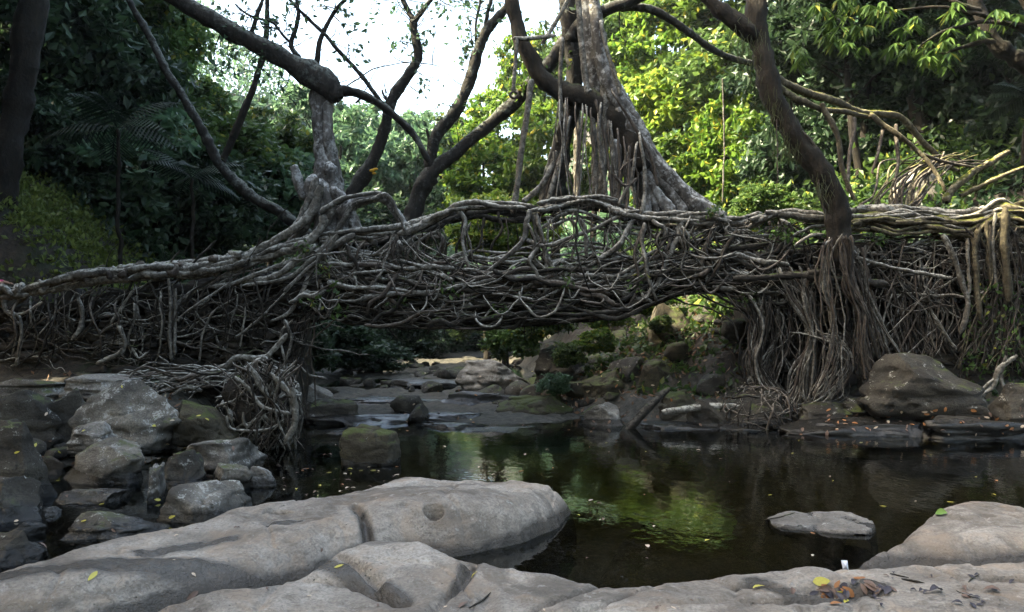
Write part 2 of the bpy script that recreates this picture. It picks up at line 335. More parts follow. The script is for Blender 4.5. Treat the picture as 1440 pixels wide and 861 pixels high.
# ------------------------------------------------------------------ foreground slabs (height fields over an outline)
def polydist(px_, py_, poly):
    poly = np.asarray(poly); d = np.full(px_.shape, 1e9); ins = np.zeros(px_.shape, bool); n = len(poly)
    for i in range(n):
        a = poly[i]; b = poly[(i+1) % n]; e = b-a; wx_ = px_-a[0]; wy_ = py_-a[1]
        t_ = np.clip((wx_*e[0]+wy_*e[1])/(e@e+1e-12), 0, 1); d = np.minimum(d, np.hypot(wx_-e[0]*t_, wy_-e[1]*t_))
        cond = ((a[1] > py_) != (b[1] > py_)); xi = (b[0]-a[0])*(py_-a[1])/(b[1]-a[1]+1e-12)+a[0]; ins ^= cond & (px_ < xi)
    return np.where(ins, d, -d)
def linedist(X, Y, pts):
    d = np.full(X.shape, 1e9)
    for a, b in zip(pts[:-1], pts[1:]):
        a = np.array(a); b = np.array(b); e = b-a; t_ = np.clip(((X-a[0])*e[0]+(Y-a[1])*e[1])/(e@e), 0, 1)
        d = np.minimum(d, np.hypot(X-a[0]-e[0]*t_, Y-a[1]-e[1]*t_))
    return d
def smooth_poly(poly, n=140):
    P = np.array(poly+[poly[0]]); return cat_rom(P, n)[:-1]
def slab(name, poly, label, zt, w_=.35, base=-.4, res=.022, seed=1, cracks=(), holes=(), cat='rock', mat='slab', und=.05, group=None, wets=()):
    poly = smooth_poly(poly); x0, y0 = poly.min(0); x1, y1 = poly.max(0)
    X, Y = np.meshgrid(np.arange(x0, x1+res, res), np.arange(y0, y1+res, res))
    Pw = np.stack([X, Y, X*0+seed*7.7], -1)
    d = polydist(X, Y, poly)+.06*fbm(Pw, 3, 3, seed)*1.0
    tt = np.clip(d/w_, 0, 1); f = np.sqrt(np.clip(1-(1-tt)**2, 0, 1))
    Z = base+(zt(X, Y)-base)*f**.8
    Z = Z+f*(und*fbm(Pw, 1.1, 3, seed+1)+.024*fbm(Pw, 4.5, 3, seed+2)+.010*fbm(Pw, 12, 3, seed+3)*1.6-.02*np.maximum(0, fbm(Pw, 6, 3, seed+6)-.15)-.022*np.exp(-(np.abs(vn(Pw+.2*np.stack([fbm(Pw, 2, 2, 3)]*3, -1), 1.3, seed+9))/.035)**2))
    pit = np.maximum(0, fbm(Pw, 8, 2, seed+4)-.36); Z = Z-f*pit*.10; pit = np.maximum(0, fbm(Pw, 21, 2, seed+14)-.38); Z = Z-f*pit*.045
    for pts, wd, dep in cracks:
        dd = linedist(X+.05*fbm(Pw, 4, 2, 5), Y+.05*fbm(Pw, 4, 2, 8), [G(*p_) for p_ in pts]); Z = Z-dep*np.exp(-(dd/wd)**2)
    for (hp, r1, r2, dep) in holes:
        cx, cy_ = G(*hp); rr = np.sqrt(((X-cx)/r1)**2+((Y-cy_)/r2)**2)+.25*fbm(Pw, 8, 2, 6); Z = Z-dep*(1-sst(.6, 1.15, rr))
    ok = (d > -.01); ny, nx_ = X.shape; idx = -np.ones(X.size, int)
    cell = ok[:-1, :-1] & ok[1:, :-1] & ok[:-1, 1:] & ok[1:, 1:]
    used = np.zeros_like(ok); used[:-1, :-1] |= cell; used[1:, :-1] |= cell; used[:-1, 1:] |= cell; used[1:, 1:] |= cell
    u = used.ravel(); idx[u] = np.arange(u.sum())
    jj, ii_ = np.nonzero(cell); k = jj*nx_+ii_
    qd = idx[np.stack([k, k+1, k+1+nx_, k+nx_], -1)]
    wa = 0*X
    for pts, wd in wets: wa = np.maximum(wa, np.exp(-(linedist(X, Y, [G(*p_) for p_ in pts])/wd)**2))
    m_ = MB(); m_.add(np.stack([X, Y, Z], -1).reshape(-1, 3)[u], qd, a=wa.ravel()[u])
    # skirt closes the underside: a second sheet at base-.05
    Vb = np.stack([X, Y, Z*0+base-.08], -1).reshape(-1, 3)[u]; m_.add(Vb, qd[:, ::-1])
    return tag(m_.build(name, M[mat]), label, cat, group)

A = [G(-160, 835, .28), G(0, 790, .26), G(100, 760, .26), G(225, 735, .26), G(300, 716, .24), G(400, 706, .22), G(470, 700, .2), G(530, 682, .18), G(570, 676, .18),
     G(640, 682, .18), G(700, 686, .16), G(760, 697, .1), G(806, 716, 0), G(800, 736, 0), G(745, 764, 0), G(650, 784, 0), G(560, 792, 0), G(440, 812, .05), G(330, 832, .1), G(250, 846, .12), G(100, 870, .15), G(-160, 900, .15)]
WA = [([(-100, 850, .2), (100, 822, .2), (250, 808, .2), (330, 802, .2), (440, 795, .2), (535, 775, .15)], .16), ([(200, 790, .2), (330, 770, .2)], .07), ([(380, 745, .25), (420, 742, .25)], .06), ([(500, 720, .3), (535, 772, .2)], .06)]
def ztA(X, Y):
    lx, ly = G(620, 705, .35); b = .10*np.exp(-((X-lx)/.75)**2-((Y-ly)/.6)**2)
    hx, hy = G(270, 775, .25); b = b-.05*np.exp(-((X-hx)/.5)**2-((Y-hy)/.25)**2)
    return .30+b+0*X
slab('sandstone_slab', A, 'long pale sandstone slab with a raised rounded lobe jutting into the pool', ztA, .42, seed=3, res=.012, wets=WA,
     cracks=[([(500, 715, .3), (522, 738, .3), (536, 775, .2)], .035, .10)],
     holes=[((610, 712, .36), .075, .06, .22), ((392, 725, .28), .11, .05, .15), ((545, 760, .2), .08, .08, .25), ((590, 703, .34), .07, .03, .03), ((455, 768, .26), .025, .02, .03)])
B = [G(120, 890, .33), G(200, 850, .30), G(300, 832, .3), G(400, 812, .28), G(440, 792, .26), G(490, 778, .25), G(540, 772, .25), G(600, 781, .25), G(670, 797, .25), G(740, 808, .25),
     G(800, 816, .25), G(880, 820, .25), G(960, 810, .25), G(1060, 803, .25), G(1160, 798, .25), G(1280, 795, .25), G(1440, 790, .25), G(1640, 788, .25), (4.5, 3.2), (4.5, 1.0), (0, .8), (-2.2, 1.5), (-2.4, 3.0)]
def ztB(X, Y):
    lx, ly = G(560, 800, .3); b = .07*np.exp(-((X-lx)/.55)**2-((Y-ly)/.4)**2)
    lx, ly = G(320, 850, .3); return .33+b+.05*np.exp(-((X-lx)/.5)**2-((Y-ly)/.35)**2)
slab('foreground_rock', B, 'wide flat foreground rock with a leaf-filled hollow filling the bottom edge', ztB, .30, seed=12, res=.012, wets=[([(1060, 823, .3), (1110, 845, .3), (1190, 845, .3), (1230, 830, .3)], .10), ([(450, 805, .3), (520, 830, .3), (570, 848, .3)], .07), ([(660, 808, .3), (640, 840, .3)], .05)],
     cracks=[([(430, 818, .33), (500, 822, .33), (570, 845, .33)], .045, .09), ([(470, 795, .3), (505, 815, .3), (530, 830, .3)], .03, .07), ([(740, 861, .33), (800, 838, .33), (850, 824, .3)], .022, .05),
             ([(810, 861, .33), (870, 838, .33), (920, 825, .3)], .018, .04), ([(600, 861, .33), (640, 830, .33), (662, 812, .3)], .03, .05), ([(680, 861, .33), (690, 835, .33)], .05, .03)],
     holes=[((1060, 823, .33), .16, .06, .06), ((1180, 832, .33), .28, .11, .075), ((1110, 845, .33), .3, .05, .05), ((660, 806, .3), .07, .045, .16), ((1425, 815, .33), .2, .06, .05)])
Cc = [G(1150, 803, 0), G(1185, 782, .1), G(1220, 760, .15), G(1270, 738, .15), G(1320, 716, .15), G(1390, 712, .15), G(1460, 720, .15), G(1600, 740, .1), G(1620, 806, 0), G(1440, 806, 0), G(1250, 808, 0)]
slab('grey_slab', Cc, 'smooth grey triangular slab at the right edge of the pool', lambda X, Y: .19+.05*sst(2.6, 4, X), .32, seed=21,
     holes=[((1350, 726, .25), .1, .04, .03), ((1390, 723, .25), .08, .04, .025)])
slab('flat_stone', [G(1070, 728, 0), G(1120, 723, 0), G(1190, 725, 0), G(1232, 738, 0), G(1225, 752, 0), G(1150, 750, 0), G(1090, 740, 0)],
     'low flat stone lying alone in the dark pool', lambda X, Y: .012+.035*sst(2.3, 2.6, X), .04, base=-.2, res=.01, seed=31, mat='flat', und=.03)
slab('submerged_rock', [G(830, 790, -.12), G(900, 730, -.2), G(1050, 715, -.25), G(1180, 745, -.2), G(1150, 790, -.15), G(1000, 812, -.1), G(880, 812, -.1)],
     'brownish submerged rock showing through the pool water', lambda X, Y: -.05+0*X, .5, base=-.6, seed=41, und=.03)

# ------------------------------------------------------------------ boulders
def boulder(x0, x1, y0, y1, Y, label, mat='boulder', dep=.8, seed=None, name='boulder', sub=5, group=None, box=.55, rough=.22, cuts=11, fine=.07, strata=0, rot=None, sink=.25):
    c = at((x0+x1)/2, (y0+y1)/2, Y); rx = (x1-x0)/2/K*Y; rz = (y1-y0)/2/K*Y
    rz2 = rz*(1+sink); c[2] -= rz*sink
    v, f = rock_mesh(c, (rx*1.0, max(rx, rz)*dep, rz2*1.0), seed or int(x0*7+y0*3), sub, box, rough, cuts, fine, rot=rot if rot is not None else random.uniform(-.15, .15), strata=strata)
    m_ = MB(); m_.add(v, t=f); return tag(m_.build(name, M[mat]), label, 'rock' if 'shelf' in name or 'slab' in name else 'boulder', group)
LB = [
 (220, 352, 672, 745, 7.9, 'rounded cracked grey boulder standing at the pool edge behind the long slab', 'boulder', .9),
 (55, 228, 720, 772, 7.2, 'low smooth grey boulder behind the left end of the long slab', 'bmid', .6),
 (-30, 55, 740, 803, 6.3, 'dark rounded boulder at the left edge above the long slab', 'bdark', .8),
 (10, 60, 733, 765, 7.1, 'small dark boulder wedged beside the dead leaves at the left', 'bdark', .8),
 (45, 92, 708, 735, 7.9, 'small grey cobble above the low smooth boulder', 'boulder', .8),
 (85, 200, 676, 728, 8.6, 'sloping dark wet boulder left of the rounded cracked boulder', 'boulder', .7),
 (228, 296, 622, 684, 9.3, 'dark round boulder beneath the broad pale-topped boulder', 'bdark', .9),
 (238, 378, 604, 665, 10.2, 'broad boulder with a pale lichened top beside the root ball', 'boulder', .8),
 (290, 355, 640, 695, 9.2, 'grey boulder with wet bluish foot by the pool, under the pale-topped one', 'bmid', .8),
 (342, 398, 655, 693, 9.4, 'small pointed grey boulder at the water left of the mossy one', 'boulder', .8),
 (85, 222, 612, 676, 9.8, 'lichen-spotted boulder with a flat ledge in the middle of the left pile', 'bmid', .7),
 (90, 165, 590, 625, 10.6, 'small pale wedge of rock on the left pile', 'boulder', .8),
 (112, 246, 538, 622, 11.6, 'tall lumpy grey boulder at the back of the left pile', 'bmid', .8),
 (-25, 85, 545, 625, 11.6, 'large dark block with a round white lichen patch at the left edge', 'bdark', .7),
 (60, 140, 545, 625, 11.9, 'mossy dark boulder between the lichened block and the tall lumpy boulder', 'bdark', .8),
 (75, 215, 526, 556, 12.6, 'flat rounded ledge stone topping the left pile with a white stain', 'boulder', .7),
 (-30, 100, 528, 560, 12.9, 'layered flat ledge stone at the left edge under the wall', 'bmid', .7),
 (-40, 82, 592, 700, 8.7, 'dark mossy boulder low at the left edge', 'bdark', .7),
 (-30, 78, 672, 745, 7.8, 'dark boulder with a round pothole low at the left edge', 'bdark', .8),
 (228, 335, 556, 615, 11.9, 'moss-topped boulder under the left root mat', 'bmoss', .7),
 (203, 238, 645, 735, 8.6, 'narrow upright stone with white lichen beside the rounded cracked boulder', 'boulder', 1.0),
 (372, 450, 627, 662, 12.0, 'low flat stone with pale leaves at the pool below the root ball', 'bdark', .8),
 (425, 505, 553, 588, 15.6, 'dark rectangular block of rock left of the upstream shelves', 'bdark', .6),
 (398, 470, 534, 566, 17.2, 'pale ledge stone behind the dark rectangular block', 'boulder', .8),
 (478, 564, 600, 668, 10.9, 'round green mossy boulder standing alone in the pool', 'bmoss', .75),
 (815, 890, 558, 612, 15.2, 'squared grey block with a brown top at the far waterline', 'boulder', .8),
 (888, 995, 425, 530, 18.6, 'tall mossy brown boulder standing under the right end of the arch', 'bmoss', .7),
 (882, 968, 490, 572, 17.0, 'rounded mossy boulder at the foot of the tall mossy one', 'bmoss', .7),
 (925, 990, 543, 588, 15.6, 'pale rounded stone leaning on the driftwood log', 'bmoss', .8),
 (815, 900, 515, 570, 17.3, 'leaf-strewn brown boulder left of the mossy boulders', 'bmoss', .8),
 (700, 815, 545, 596, 16.6, 'low undercut boulder with moss cap at the water below the shrubs', 'bmoss', .7),
 (990, 1070, 430, 505, 18.8, 'dark layered ledge just left of the right root column', 'bdark', .7),
 (1000, 1065, 490, 555, 17.5, 'dark boulder below the layered ledge behind the roots', 'bdark', .7),
 (965, 1045, 560, 612, 15.0, 'dark wet boulder at the waterline beside the root-wrapped boulder', 'bdark', .7),
 (1012, 1112, 540, 600, 15.0, 'round boulder wrapped in a net of roots at the right column foot', 'bdark', .7),
 (1212, 1370, 498, 578, 14.1, 'large dark flat-faced boulder on the right bank', 'bdark', .55),
 (1326, 1392, 556, 590, 13.8, 'small dark stone right of the large flat-faced boulder', 'bdark', .8),
 (1380, 1475, 540, 598, 14.0, 'brown boulder at the right edge of the far bank', 'bdark', .7),
 (1240, 1345, 228, 300, 18.5, 'bare grey boulder behind the right end of the bridge', 'boulder', .8),
 (1404, 1475, 277, 306, 15.6, 'small sunlit brown boulder on top of the right bridge end', 'bmoss', .8),
 (1180, 1260, 555, 580, 14.6, 'low dark stone beneath the right hanging roots', 'bdark', .8),
 (1120, 1200, 560, 590, 14.5, 'low stone wedged under the right root column', 'bdark', .8),
 (740, 815, 480, 535, 19.5, 'shaded grey boulder under the shrubs beyond the arch', 'bdark', .8),
 (640, 740, 505, 545, 21.0, 'broad low rock with pale leaves where the stream bends', 'boulder', .8),
]
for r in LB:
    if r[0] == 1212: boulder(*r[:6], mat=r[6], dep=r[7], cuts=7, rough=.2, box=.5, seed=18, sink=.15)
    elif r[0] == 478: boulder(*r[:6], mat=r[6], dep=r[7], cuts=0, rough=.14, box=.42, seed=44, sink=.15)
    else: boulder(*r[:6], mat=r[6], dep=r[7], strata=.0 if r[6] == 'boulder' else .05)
SH = [
 (430, 640, 572, 608, 15.6, 'wet flat shelf of rock crossing the near end of the stream'),
 (560, 720, 585, 614, 14.9, 'low dark wet shelf at the pool lip'),
 (640, 835, 592, 616, 14.6, 'thin wet rock tongue littered with leaves pointing into the pool'),
 (590, 700, 572, 596, 16.0, 'flat mossy shelf stone with a pointed right end'),
 (470, 640, 548, 576, 18.0, 'pale flat bedrock shelf in the middle of the stream'),
 (600, 760, 535, 580, 18.5, 'sloping pale bedrock hump right of the stream'),
 (420, 560, 590, 625, 14.2, 'dark wet shelf left of the mossy pool boulder'),
 (520, 660, 528, 552, 22.0, 'distant flat bedrock shelf upstream'),
 (1108, 1300, 574, 622, 13.9, 'broad flat shelf of rock with orange leaves on the right shore'),
 (1270, 1475, 572, 622, 13.6, 'dark wet shelf of rock at the right shore edge'),
 (880, 1010, 588, 610, 14.8, 'low bluish wet shelf at the foot of the far bank'),
 (1000, 1120, 590, 614, 14.6, 'dark wet shelf below the root-wrapped boulder'),
 (820, 905, 596, 612, 14.8, 'thin wet shelf just left of the driftwood log'),
]
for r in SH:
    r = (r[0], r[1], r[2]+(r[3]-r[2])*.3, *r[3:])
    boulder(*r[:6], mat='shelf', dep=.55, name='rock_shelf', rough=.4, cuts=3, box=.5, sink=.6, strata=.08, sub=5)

# scattered bank rocks
rk = []
for k in range(7):
    v, f = rock_mesh((0, 0, 0), (1, .8, .62), 500+k, 3, .4, .2, 6); m_ = MB(); m_.add(v, t=f)
    rk.append([m_.mesh('rock', M['bdark']), m_.mesh('rock', M['bmoss']), m_.mesh('rock', M['boulder'])])
def small_rock(x, y, s, kind, label, group, dz=0):
    o = bpy.data.objects.new('rock', random.choice(rk)[kind]); C.objects.link(o)
    o.location = (x, y, hz(x, y)+s*.15+dz); o.scale = (s, s*random.uniform(.8, 1.1), s*random.uniform(.6, 1)); o.rotation_euler = (random.uniform(-.3, .3), random.uniform(-.3, .3), random.uniform(0, 6.28))
    return tag(o, label, 'rock', group)
for i in range(115):
    y = random.uniform(15.2, 24); x = np.interp(y, [15, 18, 24], [2.6, .7, 1.0])+random.uniform(-.6, 4.5)
    if x/y*K+CX > 1075: continue
    small_rock(x, y, random.uniform(.12, .55), random.choice([0, 1, 1, 0]), 'small mossy rock among leaves on the far bank under the arch', 'small rocks on the far bank')
for i in range(62):
    y = random.uniform(15.6, 32); x = random.uniform(-5.8, .2)
    small_rock(x, y, random.uniform(.12, .4), 0, 'small stone on the stream bed beyond the bridge', 'stones on the stream bed')
for i in range(90):
    px = random.uniform(-10, 390); y = random.uniform(7.6, 13.6)
    small_rock((px-CX)/K*y, y, random.uniform(.1, .34), random.choice([0, 0, 2]), 'small dark rock wedged in the left boulder pile', 'small rocks in the left pile', .05)
for i in range(26):
    px = random.uniform(1070, 1440); y = random.uniform(14.0, 15.2)
    small_rock((px-CX)/K*y, y, random.uniform(.1, .26), random.choice([0, 0, 1]), 'small dark stone at the foot of the right root wall', 'stones below the right root wall')

# ------------------------------------------------------------------ abutment walls of dry stone
def stone_wall(x0, x1, Yf, zb, zt, label, seed):
    loc = ((x0+x1)/2, Yf, 0); e = empty('stone_wall', loc, label, 'wall'); rs = random.Random(seed); m_ = MB()
    z = zb
    while z < zt(x1)+.6 and z < 4:
        hh = rs.uniform(.14, .26); x = x0+rs.uniform(-.2, 0)
        while x < x1:
            ww = rs.uniform(.2, .55)
            if z+hh*.5 < zt(x+ww/2):
                c = (x+ww/2, Yf+rs.uniform(-.1, .12)+.12*(z-zb), z+hh/2+rs.uniform(-.07, .07))
                v, f = rock_mesh(c, (ww*.56, .25, hh*rs.uniform(.5, .75)), rs.randint(0, 9999), 3, .4, .3, 6, rot=0); v[:, 2] += (v[:, 0]-c[0])*rs.uniform(-.25, .25); m_.add(v, t=f)
            x += ww
        z += hh
    m_.build('stonework', M['wall'], e)
    # rubble core behind the face
    n = 40; X = np.linspace(x0-.1, x1+.1, n); v = []
    for xx in X:
        tz = zt(xx); v += [(xx, Yf+.2, zb-.8), (xx, Yf+.45, tz-.1), (xx, Yf+1.9, tz-.1), (xx, Yf+2.0, zb-.8)]
    v = np.array(v); v += .06*np.stack([fbm(v+k*9, 2, 2, k) for k in range(3)], 1); v = v.reshape(n, 4, 3); qq = []
    for i in range(n-1):
        for j in range(4): qq.append((i*4+j, i*4+(j+1) % 4, (i+1)*4+(j+1) % 4, (i+1)*4+j))
    qq += [(0, 1, 2, 3), ((n-1)*4+3, (n-1)*4+2, (n-1)*4+1, (n-1)*4)]
    m2 = MB(); m2.add(v.reshape(-1, 3), qq); m2.build('rubble_core', M['soil'], e, smooth=False); return e
RAILP = [(-80, 430), (0, 415), (60, 402), (120, 390), (200, 380), (300, 374), (360, 356), (400, 345), (440, 338), (470, 335), (540, 328), (575, 320), (620, 305), (645, 290), (690, 289), (750, 291), (800, 281), (850, 283), (900, 298), (950, 305), (1000, 305),
         (1050, 312), (1085, 292), (1130, 300), (1180, 306), (1250, 302), (1300, 305), (1370, 310), (1405, 288), (1440, 300), (1520, 300)]
RAILD = dict(zip('xy', (np.array([p_[0] for p_ in RAILP]), np.array([p_[1] for p_ in RAILP]))))
def rail_py(px): return np.interp(px, RAILD['x'], RAILD['y'])
def deck_top(px): return np.interp(px, [-80, 0, 200, 300, 400, 450, 600, 800, 950, 1060, 1200, 1440], [440, 428, 396, 388, 378, 378, 380, 376, 362, 345, 335, 330])
def deck_bot(px): return np.interp(px, [-80, 300, 380, 400, 450, 560, 700, 800, 880, 940, 1000, 1060, 1100, 1440], [470, 440, 446, 446, 448, 456, 457, 450, 441, 412, 406, 424, 430, 400])
YB = 15.2
def zpx(py, Y=YB): return EYE+(HY-py)/K*Y
def xpx(px, Y=YB): return (px-CX)/K*Y
stone_wall(-11.5, xpx(392), 15.35, .75, lambda x: zpx(deck_top(x/YB*K+CX))-.05, 'dark dry stone wall carrying the left end of the bridge', 4)
stone_wall(xpx(1085), 12.5, 15.5, .3, lambda x: zpx(345), 'dark dry stone wall behind the hanging roots on the right', 9)

# ------------------------------------------------------------------ the living root bridge
BR = empty('root_bridge', (0, 15.9, 2.2), 'living root bridge of tangled grey roots spanning the dark stream', 'bridge')
# deck core
px_ = np.linspace(-90, 1530, 220); v = []
for p0 in px_:
    x = xpx(p0); zt_ = zpx(deck_top(p0))-.05; zb_ = zpx(deck_bot(p0))+.06
    if 392 < p0 < 1085: zb_ = min(zb_, zt_-.25)
    else: zb_ = zt_-.35
    n_ = 10
    for j in range(n_):
        th = j/n_*2*math.pi; cs, sn = math.cos(th), math.sin(th)
        v.append((x, 15.95+.72*np.sign(cs)*abs(cs)**.6, (zt_+zb_)/2+(zt_-zb_)/2*np.sign(sn)*abs(sn)**.6))
v = np.array(v); v += .09*np.stack([fbm(v+k*9, 2.4, 3, k) for k in range(3)], 1)*np.array([.3, 1, .8]); n_ = 10; qq = []
for i in range(len(px_)-1):
    for j in range(n_): qq.append((i*n_+j, i*n_+(j+1) % n_, (i+1)*n_+(j+1) % n_, (i+1)*n_+j))
mb = MB(); mb.add(v, qq); mb.build('deck', M['soil'], BR)

ROOTS = []     # (MB, kind material)
def root(pts, rad, mat='root', sides=6, wob=.03, wf=2.5, bump=.15, name='root', show=1.0, **kw):
    m_ = MB(); tube(m_, pts, rad, sides=sides, wob=wob*1.5, wf=wf*1.15, bump=bump*1.4, kink=.28, **kw); ROOTS.append((m_.size*show, m_, mat, name))
def PR(pts, Y=YB): return [at(p_[0], p_[1], p_[2] if len(p_) > 2 else Y) for p_ in pts]
R = random.Random(5)
def bundle(P, n, sp, r0, mat, Y=15.0, dY=.25):
    P = np.array(P, float)
    for k in range(n):
        o = np.array([R.gauss(0, 1) for _ in P]); o = o[0]*.6+o*.6; y = Y+R.uniform(-dY, dY)
        Q = [at(p_[0]+o[i]*sp[i], p_[1]+R.uniform(-6, 6), y-.0*i) for i, p_ in enumerate(P)]
        r = r0*R.choice([.45, .6, .8, 1.0, 1.5]); root(Q, np.linspace(r, r*.75, len(Q)), R.choice(mat), 6, R.uniform(.015, .05), 3, .2)
# left handrail: clumpy strands up to the left fig
for k in range(16):
    off = R.uniform(-7, 9); y0 = R.uniform(15.0, 15.3); a0 = R.choice([-90, 0, 60, 120, 180]); b0 = a0+R.uniform(160, 420); b0 = min(b0, 440)
    xs_ = np.linspace(a0, b0, 9); P = [at(x, rail_py(x)+off+R.uniform(-4, 4), y0+R.uniform(-.06, .06)) for x in xs_]
    root(P, [R.uniform(.035, .085) for _ in xs_], 'root', 8, .04, 3, .35)
for k in range(26):   # knots
    x = R.uniform(-10, 330); P = [at(x+R.uniform(-14, 14), rail_py(x)+R.uniform(-9, 8), R.uniform(14.98, 15.2)) for _ in range(4)]
    root(P, [.05, .075, .07, .045], R.choice(['root', 'root', 'rootb']), 7, .03, 5, .4)
# roots sweeping from the left fig into the rail
for P, r in [([(452, 262), (438, 300), (410, 325), (370, 350), (320, 370), (250, 384), (180, 392)], .1), ([(446, 250), (425, 300), (404, 328), (380, 345)], .07),
             ([(470, 290), (452, 320), (420, 345), (380, 362), (330, 382), (270, 412), (235, 440)], .08), ([(460, 300), (440, 335), (390, 358), (340, 366), (290, 376)], .09),
             ([(480, 320), (450, 352), (400, 372), (350, 390), (300, 412)], .07), ([(475, 330), (440, 380), (425, 410), (405, 440), (380, 452)], .06),
             ([(500, 330), (470, 345), (430, 372), (400, 392), (340, 402)], .07), ([(445, 345), (400, 382), (345, 398), (290, 404)], .08)]:
    root([at(a_, b_, 15.12+R.uniform(-.08, .05)) for a_, b_ in P], np.linspace(r, r*.45, len(P)), 'root', 8, .03, 2, .25)
# main handrails front (thick) and back
def rail(x0, x1, Y, off, r, n, mat='root', jit=5):
    for k in range(n):
        o = off+R.uniform(-jit, jit); xs_ = np.linspace(x0+R.uniform(-10, 40), x1-R.uniform(-10, 40), max(4, int((x1-x0)/32)))
        P = [at(x, rail_py(x)+o+R.uniform(-jit*.8, jit*.8), Y+R.uniform(-.09, .09)) for x in xs_]
        root(P, [r*R.uniform(.7, 1.35) for _ in xs_], mat, 8, .03, 3, .25)
rail(455, 620, 15.15, 0, .038, 4); rail(560, 760, 15.1, 0, .042, 3); rail(740, 905, 15.08, 1, .038, 4); rail(880, 1085, 15.1, 2, .045, 4)
rail(1040, 1185, 15.0, 2, .06, 4); rail(1180, 1520, 15.05, 2, .085, 3, 'rootm', 5); rail(1190, 1460, 14.95, 14, .04, 7, 'rootm', 8); rail(1190, 1450, 15.0, 3, .03, 6, 'root', 8)
rail(1180, 1400, 15.25, -6, .07, 3, 'root', 3)
rail(470, 1060, 16.7, 8, .05, 5, 'rootd', 8); rail(470, 640, 15.2, 30, .03, 3, 'root', 10); rail(740, 1060, 15.2, 30, .03, 4, 'root', 12); rail(560, 1000, 15.2, 70, .026, 5, 'root', 9)
for P, r in [([(815, 283), (850, 290), (870, 300), (920, 308), (980, 305), (1030, 312)], .07), ([(730, 335), (770, 345), (830, 325), (880, 300), (900, 296)], .045), ([(640, 292), (655, 310), (650, 340), (662, 385)], .05),
             ([(745, 295), (735, 340), (700, 370), (670, 400), (655, 430)], .055), ([(890, 310), (870, 345), (840, 365), (822, 380)], .06), ([(960, 310), (950, 340), (935, 375), (925, 400), (905, 425)], .05),
             ([(560, 330), (590, 318), (625, 300), (645, 288), (665, 284), (700, 290), (740, 292)], .075), ([(470, 330), (495, 290), (520, 282), (545, 275), (560, 300), (570, 325)], .05),
             ([(450, 300), (480, 280), (510, 276), (530, 272), (545, 278)], .055), ([(770, 390), (830, 400), (880, 380), (930, 350), (1000, 335), (1100, 330)], .04)]:
    root([at(a_, b_, 15.05+R.uniform(-.08, .08)) for a_, b_ in P], np.linspace(r, r*.6, len(P)), 'root', 8, .03, 3, .25)
# lattice
for k in range(430):
    x = R.uniform(440, 1110); top = rail_py(x)+R.uniform(-2, 26); d = R.gauss(0, 38); b_ = R.uniform(deck_top(x)-14, deck_bot(x)+4)
    if R.random() < .3: top = R.uniform(rail_py(x)+20, deck_top(x)+10)
    if 585 < x < 735 and R.random() < .75: continue
    if 735 < x < 900 and R.random() < .4: continue
    y = R.uniform(14.95, 15.25) if R.random() < .72 else R.uniform(16.4, 16.75)
    P = [at(x, top, y), at(x+d*.2+R.uniform(-14, 14), top+(b_-top)*.33, y-R.uniform(0, .1)), at(x+d*.7+R.uniform(-14, 14), top+(b_-top)*.68, y-R.uniform(-.05, .12)), at(x+d, b_, y)]
    r = R.choice([.006, .008, .011, .015, .02, .03, .045]); root(P, [r, r*.9, r*.8, r*.6], R.choice(['root', 'root', 'rootd', 'rootb']), 5 if r < .02 else 6, R.uniform(.02, .08), 3.5, .2)
# longitudinal strands on the deck's face
for k in range(330):
    x = R.uniform(400, 1080); L = R.uniform(40, 200); fr_ = R.random(); n_ = 6; s_ = R.gauss(0, 34); y = R.uniform(15.0, 15.28)
    xs_ = np.linspace(x, min(x+L, 1110), n_); P = []
    for i, xx in enumerate(xs_):
        tp, bt = deck_top(xx)-8, deck_bot(xx)+2; P.append(at(xx, min(bt+3, tp+(bt-tp)*fr_+s_*(i/n_-.5)+R.uniform(-5, 5)), y+R.uniform(-.06, .06)-.08*(1-abs(2*fr_-1))))
    r = R.choice([.008, .011, .015, .02, .03, .045]); root(P, [r*R.uniform(.6, 1.3) for _ in xs_], R.choice(['root', 'root', 'rootb', 'rootd', 'rootd'] if fr_ < .5 else ['root', 'rootb', 'rootd', 'rootd', 'rootd']), 6, .03, 3, .2)  # lower strands mostly dark bark: deck-bottom shade put into the colour
# underside strands
for k in range(60):
    x = R.uniform(400, 1000); L = R.uniform(100, 300); xs_ = np.linspace(x, min(x+L, 1090), 6); y = R.uniform(15.2, 16.6)
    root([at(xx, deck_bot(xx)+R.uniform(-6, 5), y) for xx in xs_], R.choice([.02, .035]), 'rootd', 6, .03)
# drooping loops below and on the face
for k in range(64):
    x = R.uniform(430, 1070); wd = R.uniform(14, 90); dp = R.uniform(6, 44); y0 = R.uniform(deck_top(x)-10, deck_bot(x)-20); y = R.uniform(14.85, 15.1)
    dp = min(dp, deck_bot(x)+3-y0)
    P = [at(x, y0, y+.25), at(x+wd*R.uniform(.05, .3), y0+dp*R.uniform(.4, .8), y), at(x+wd*R.uniform(.4, .6), y0+dp, y-.05), at(x+wd*R.uniform(.75, .95), y0+dp*R.uniform(.2, .8), y), at(x+wd, y0-R.uniform(-10, 34), y+.25)]
    r = R.choice([.007, .010, .015, .022]); root(P, [r*.7, r, r*1.2, r, r*.6], R.choice(['root', 'root', 'rootb']), 6, .03, 4, .2)
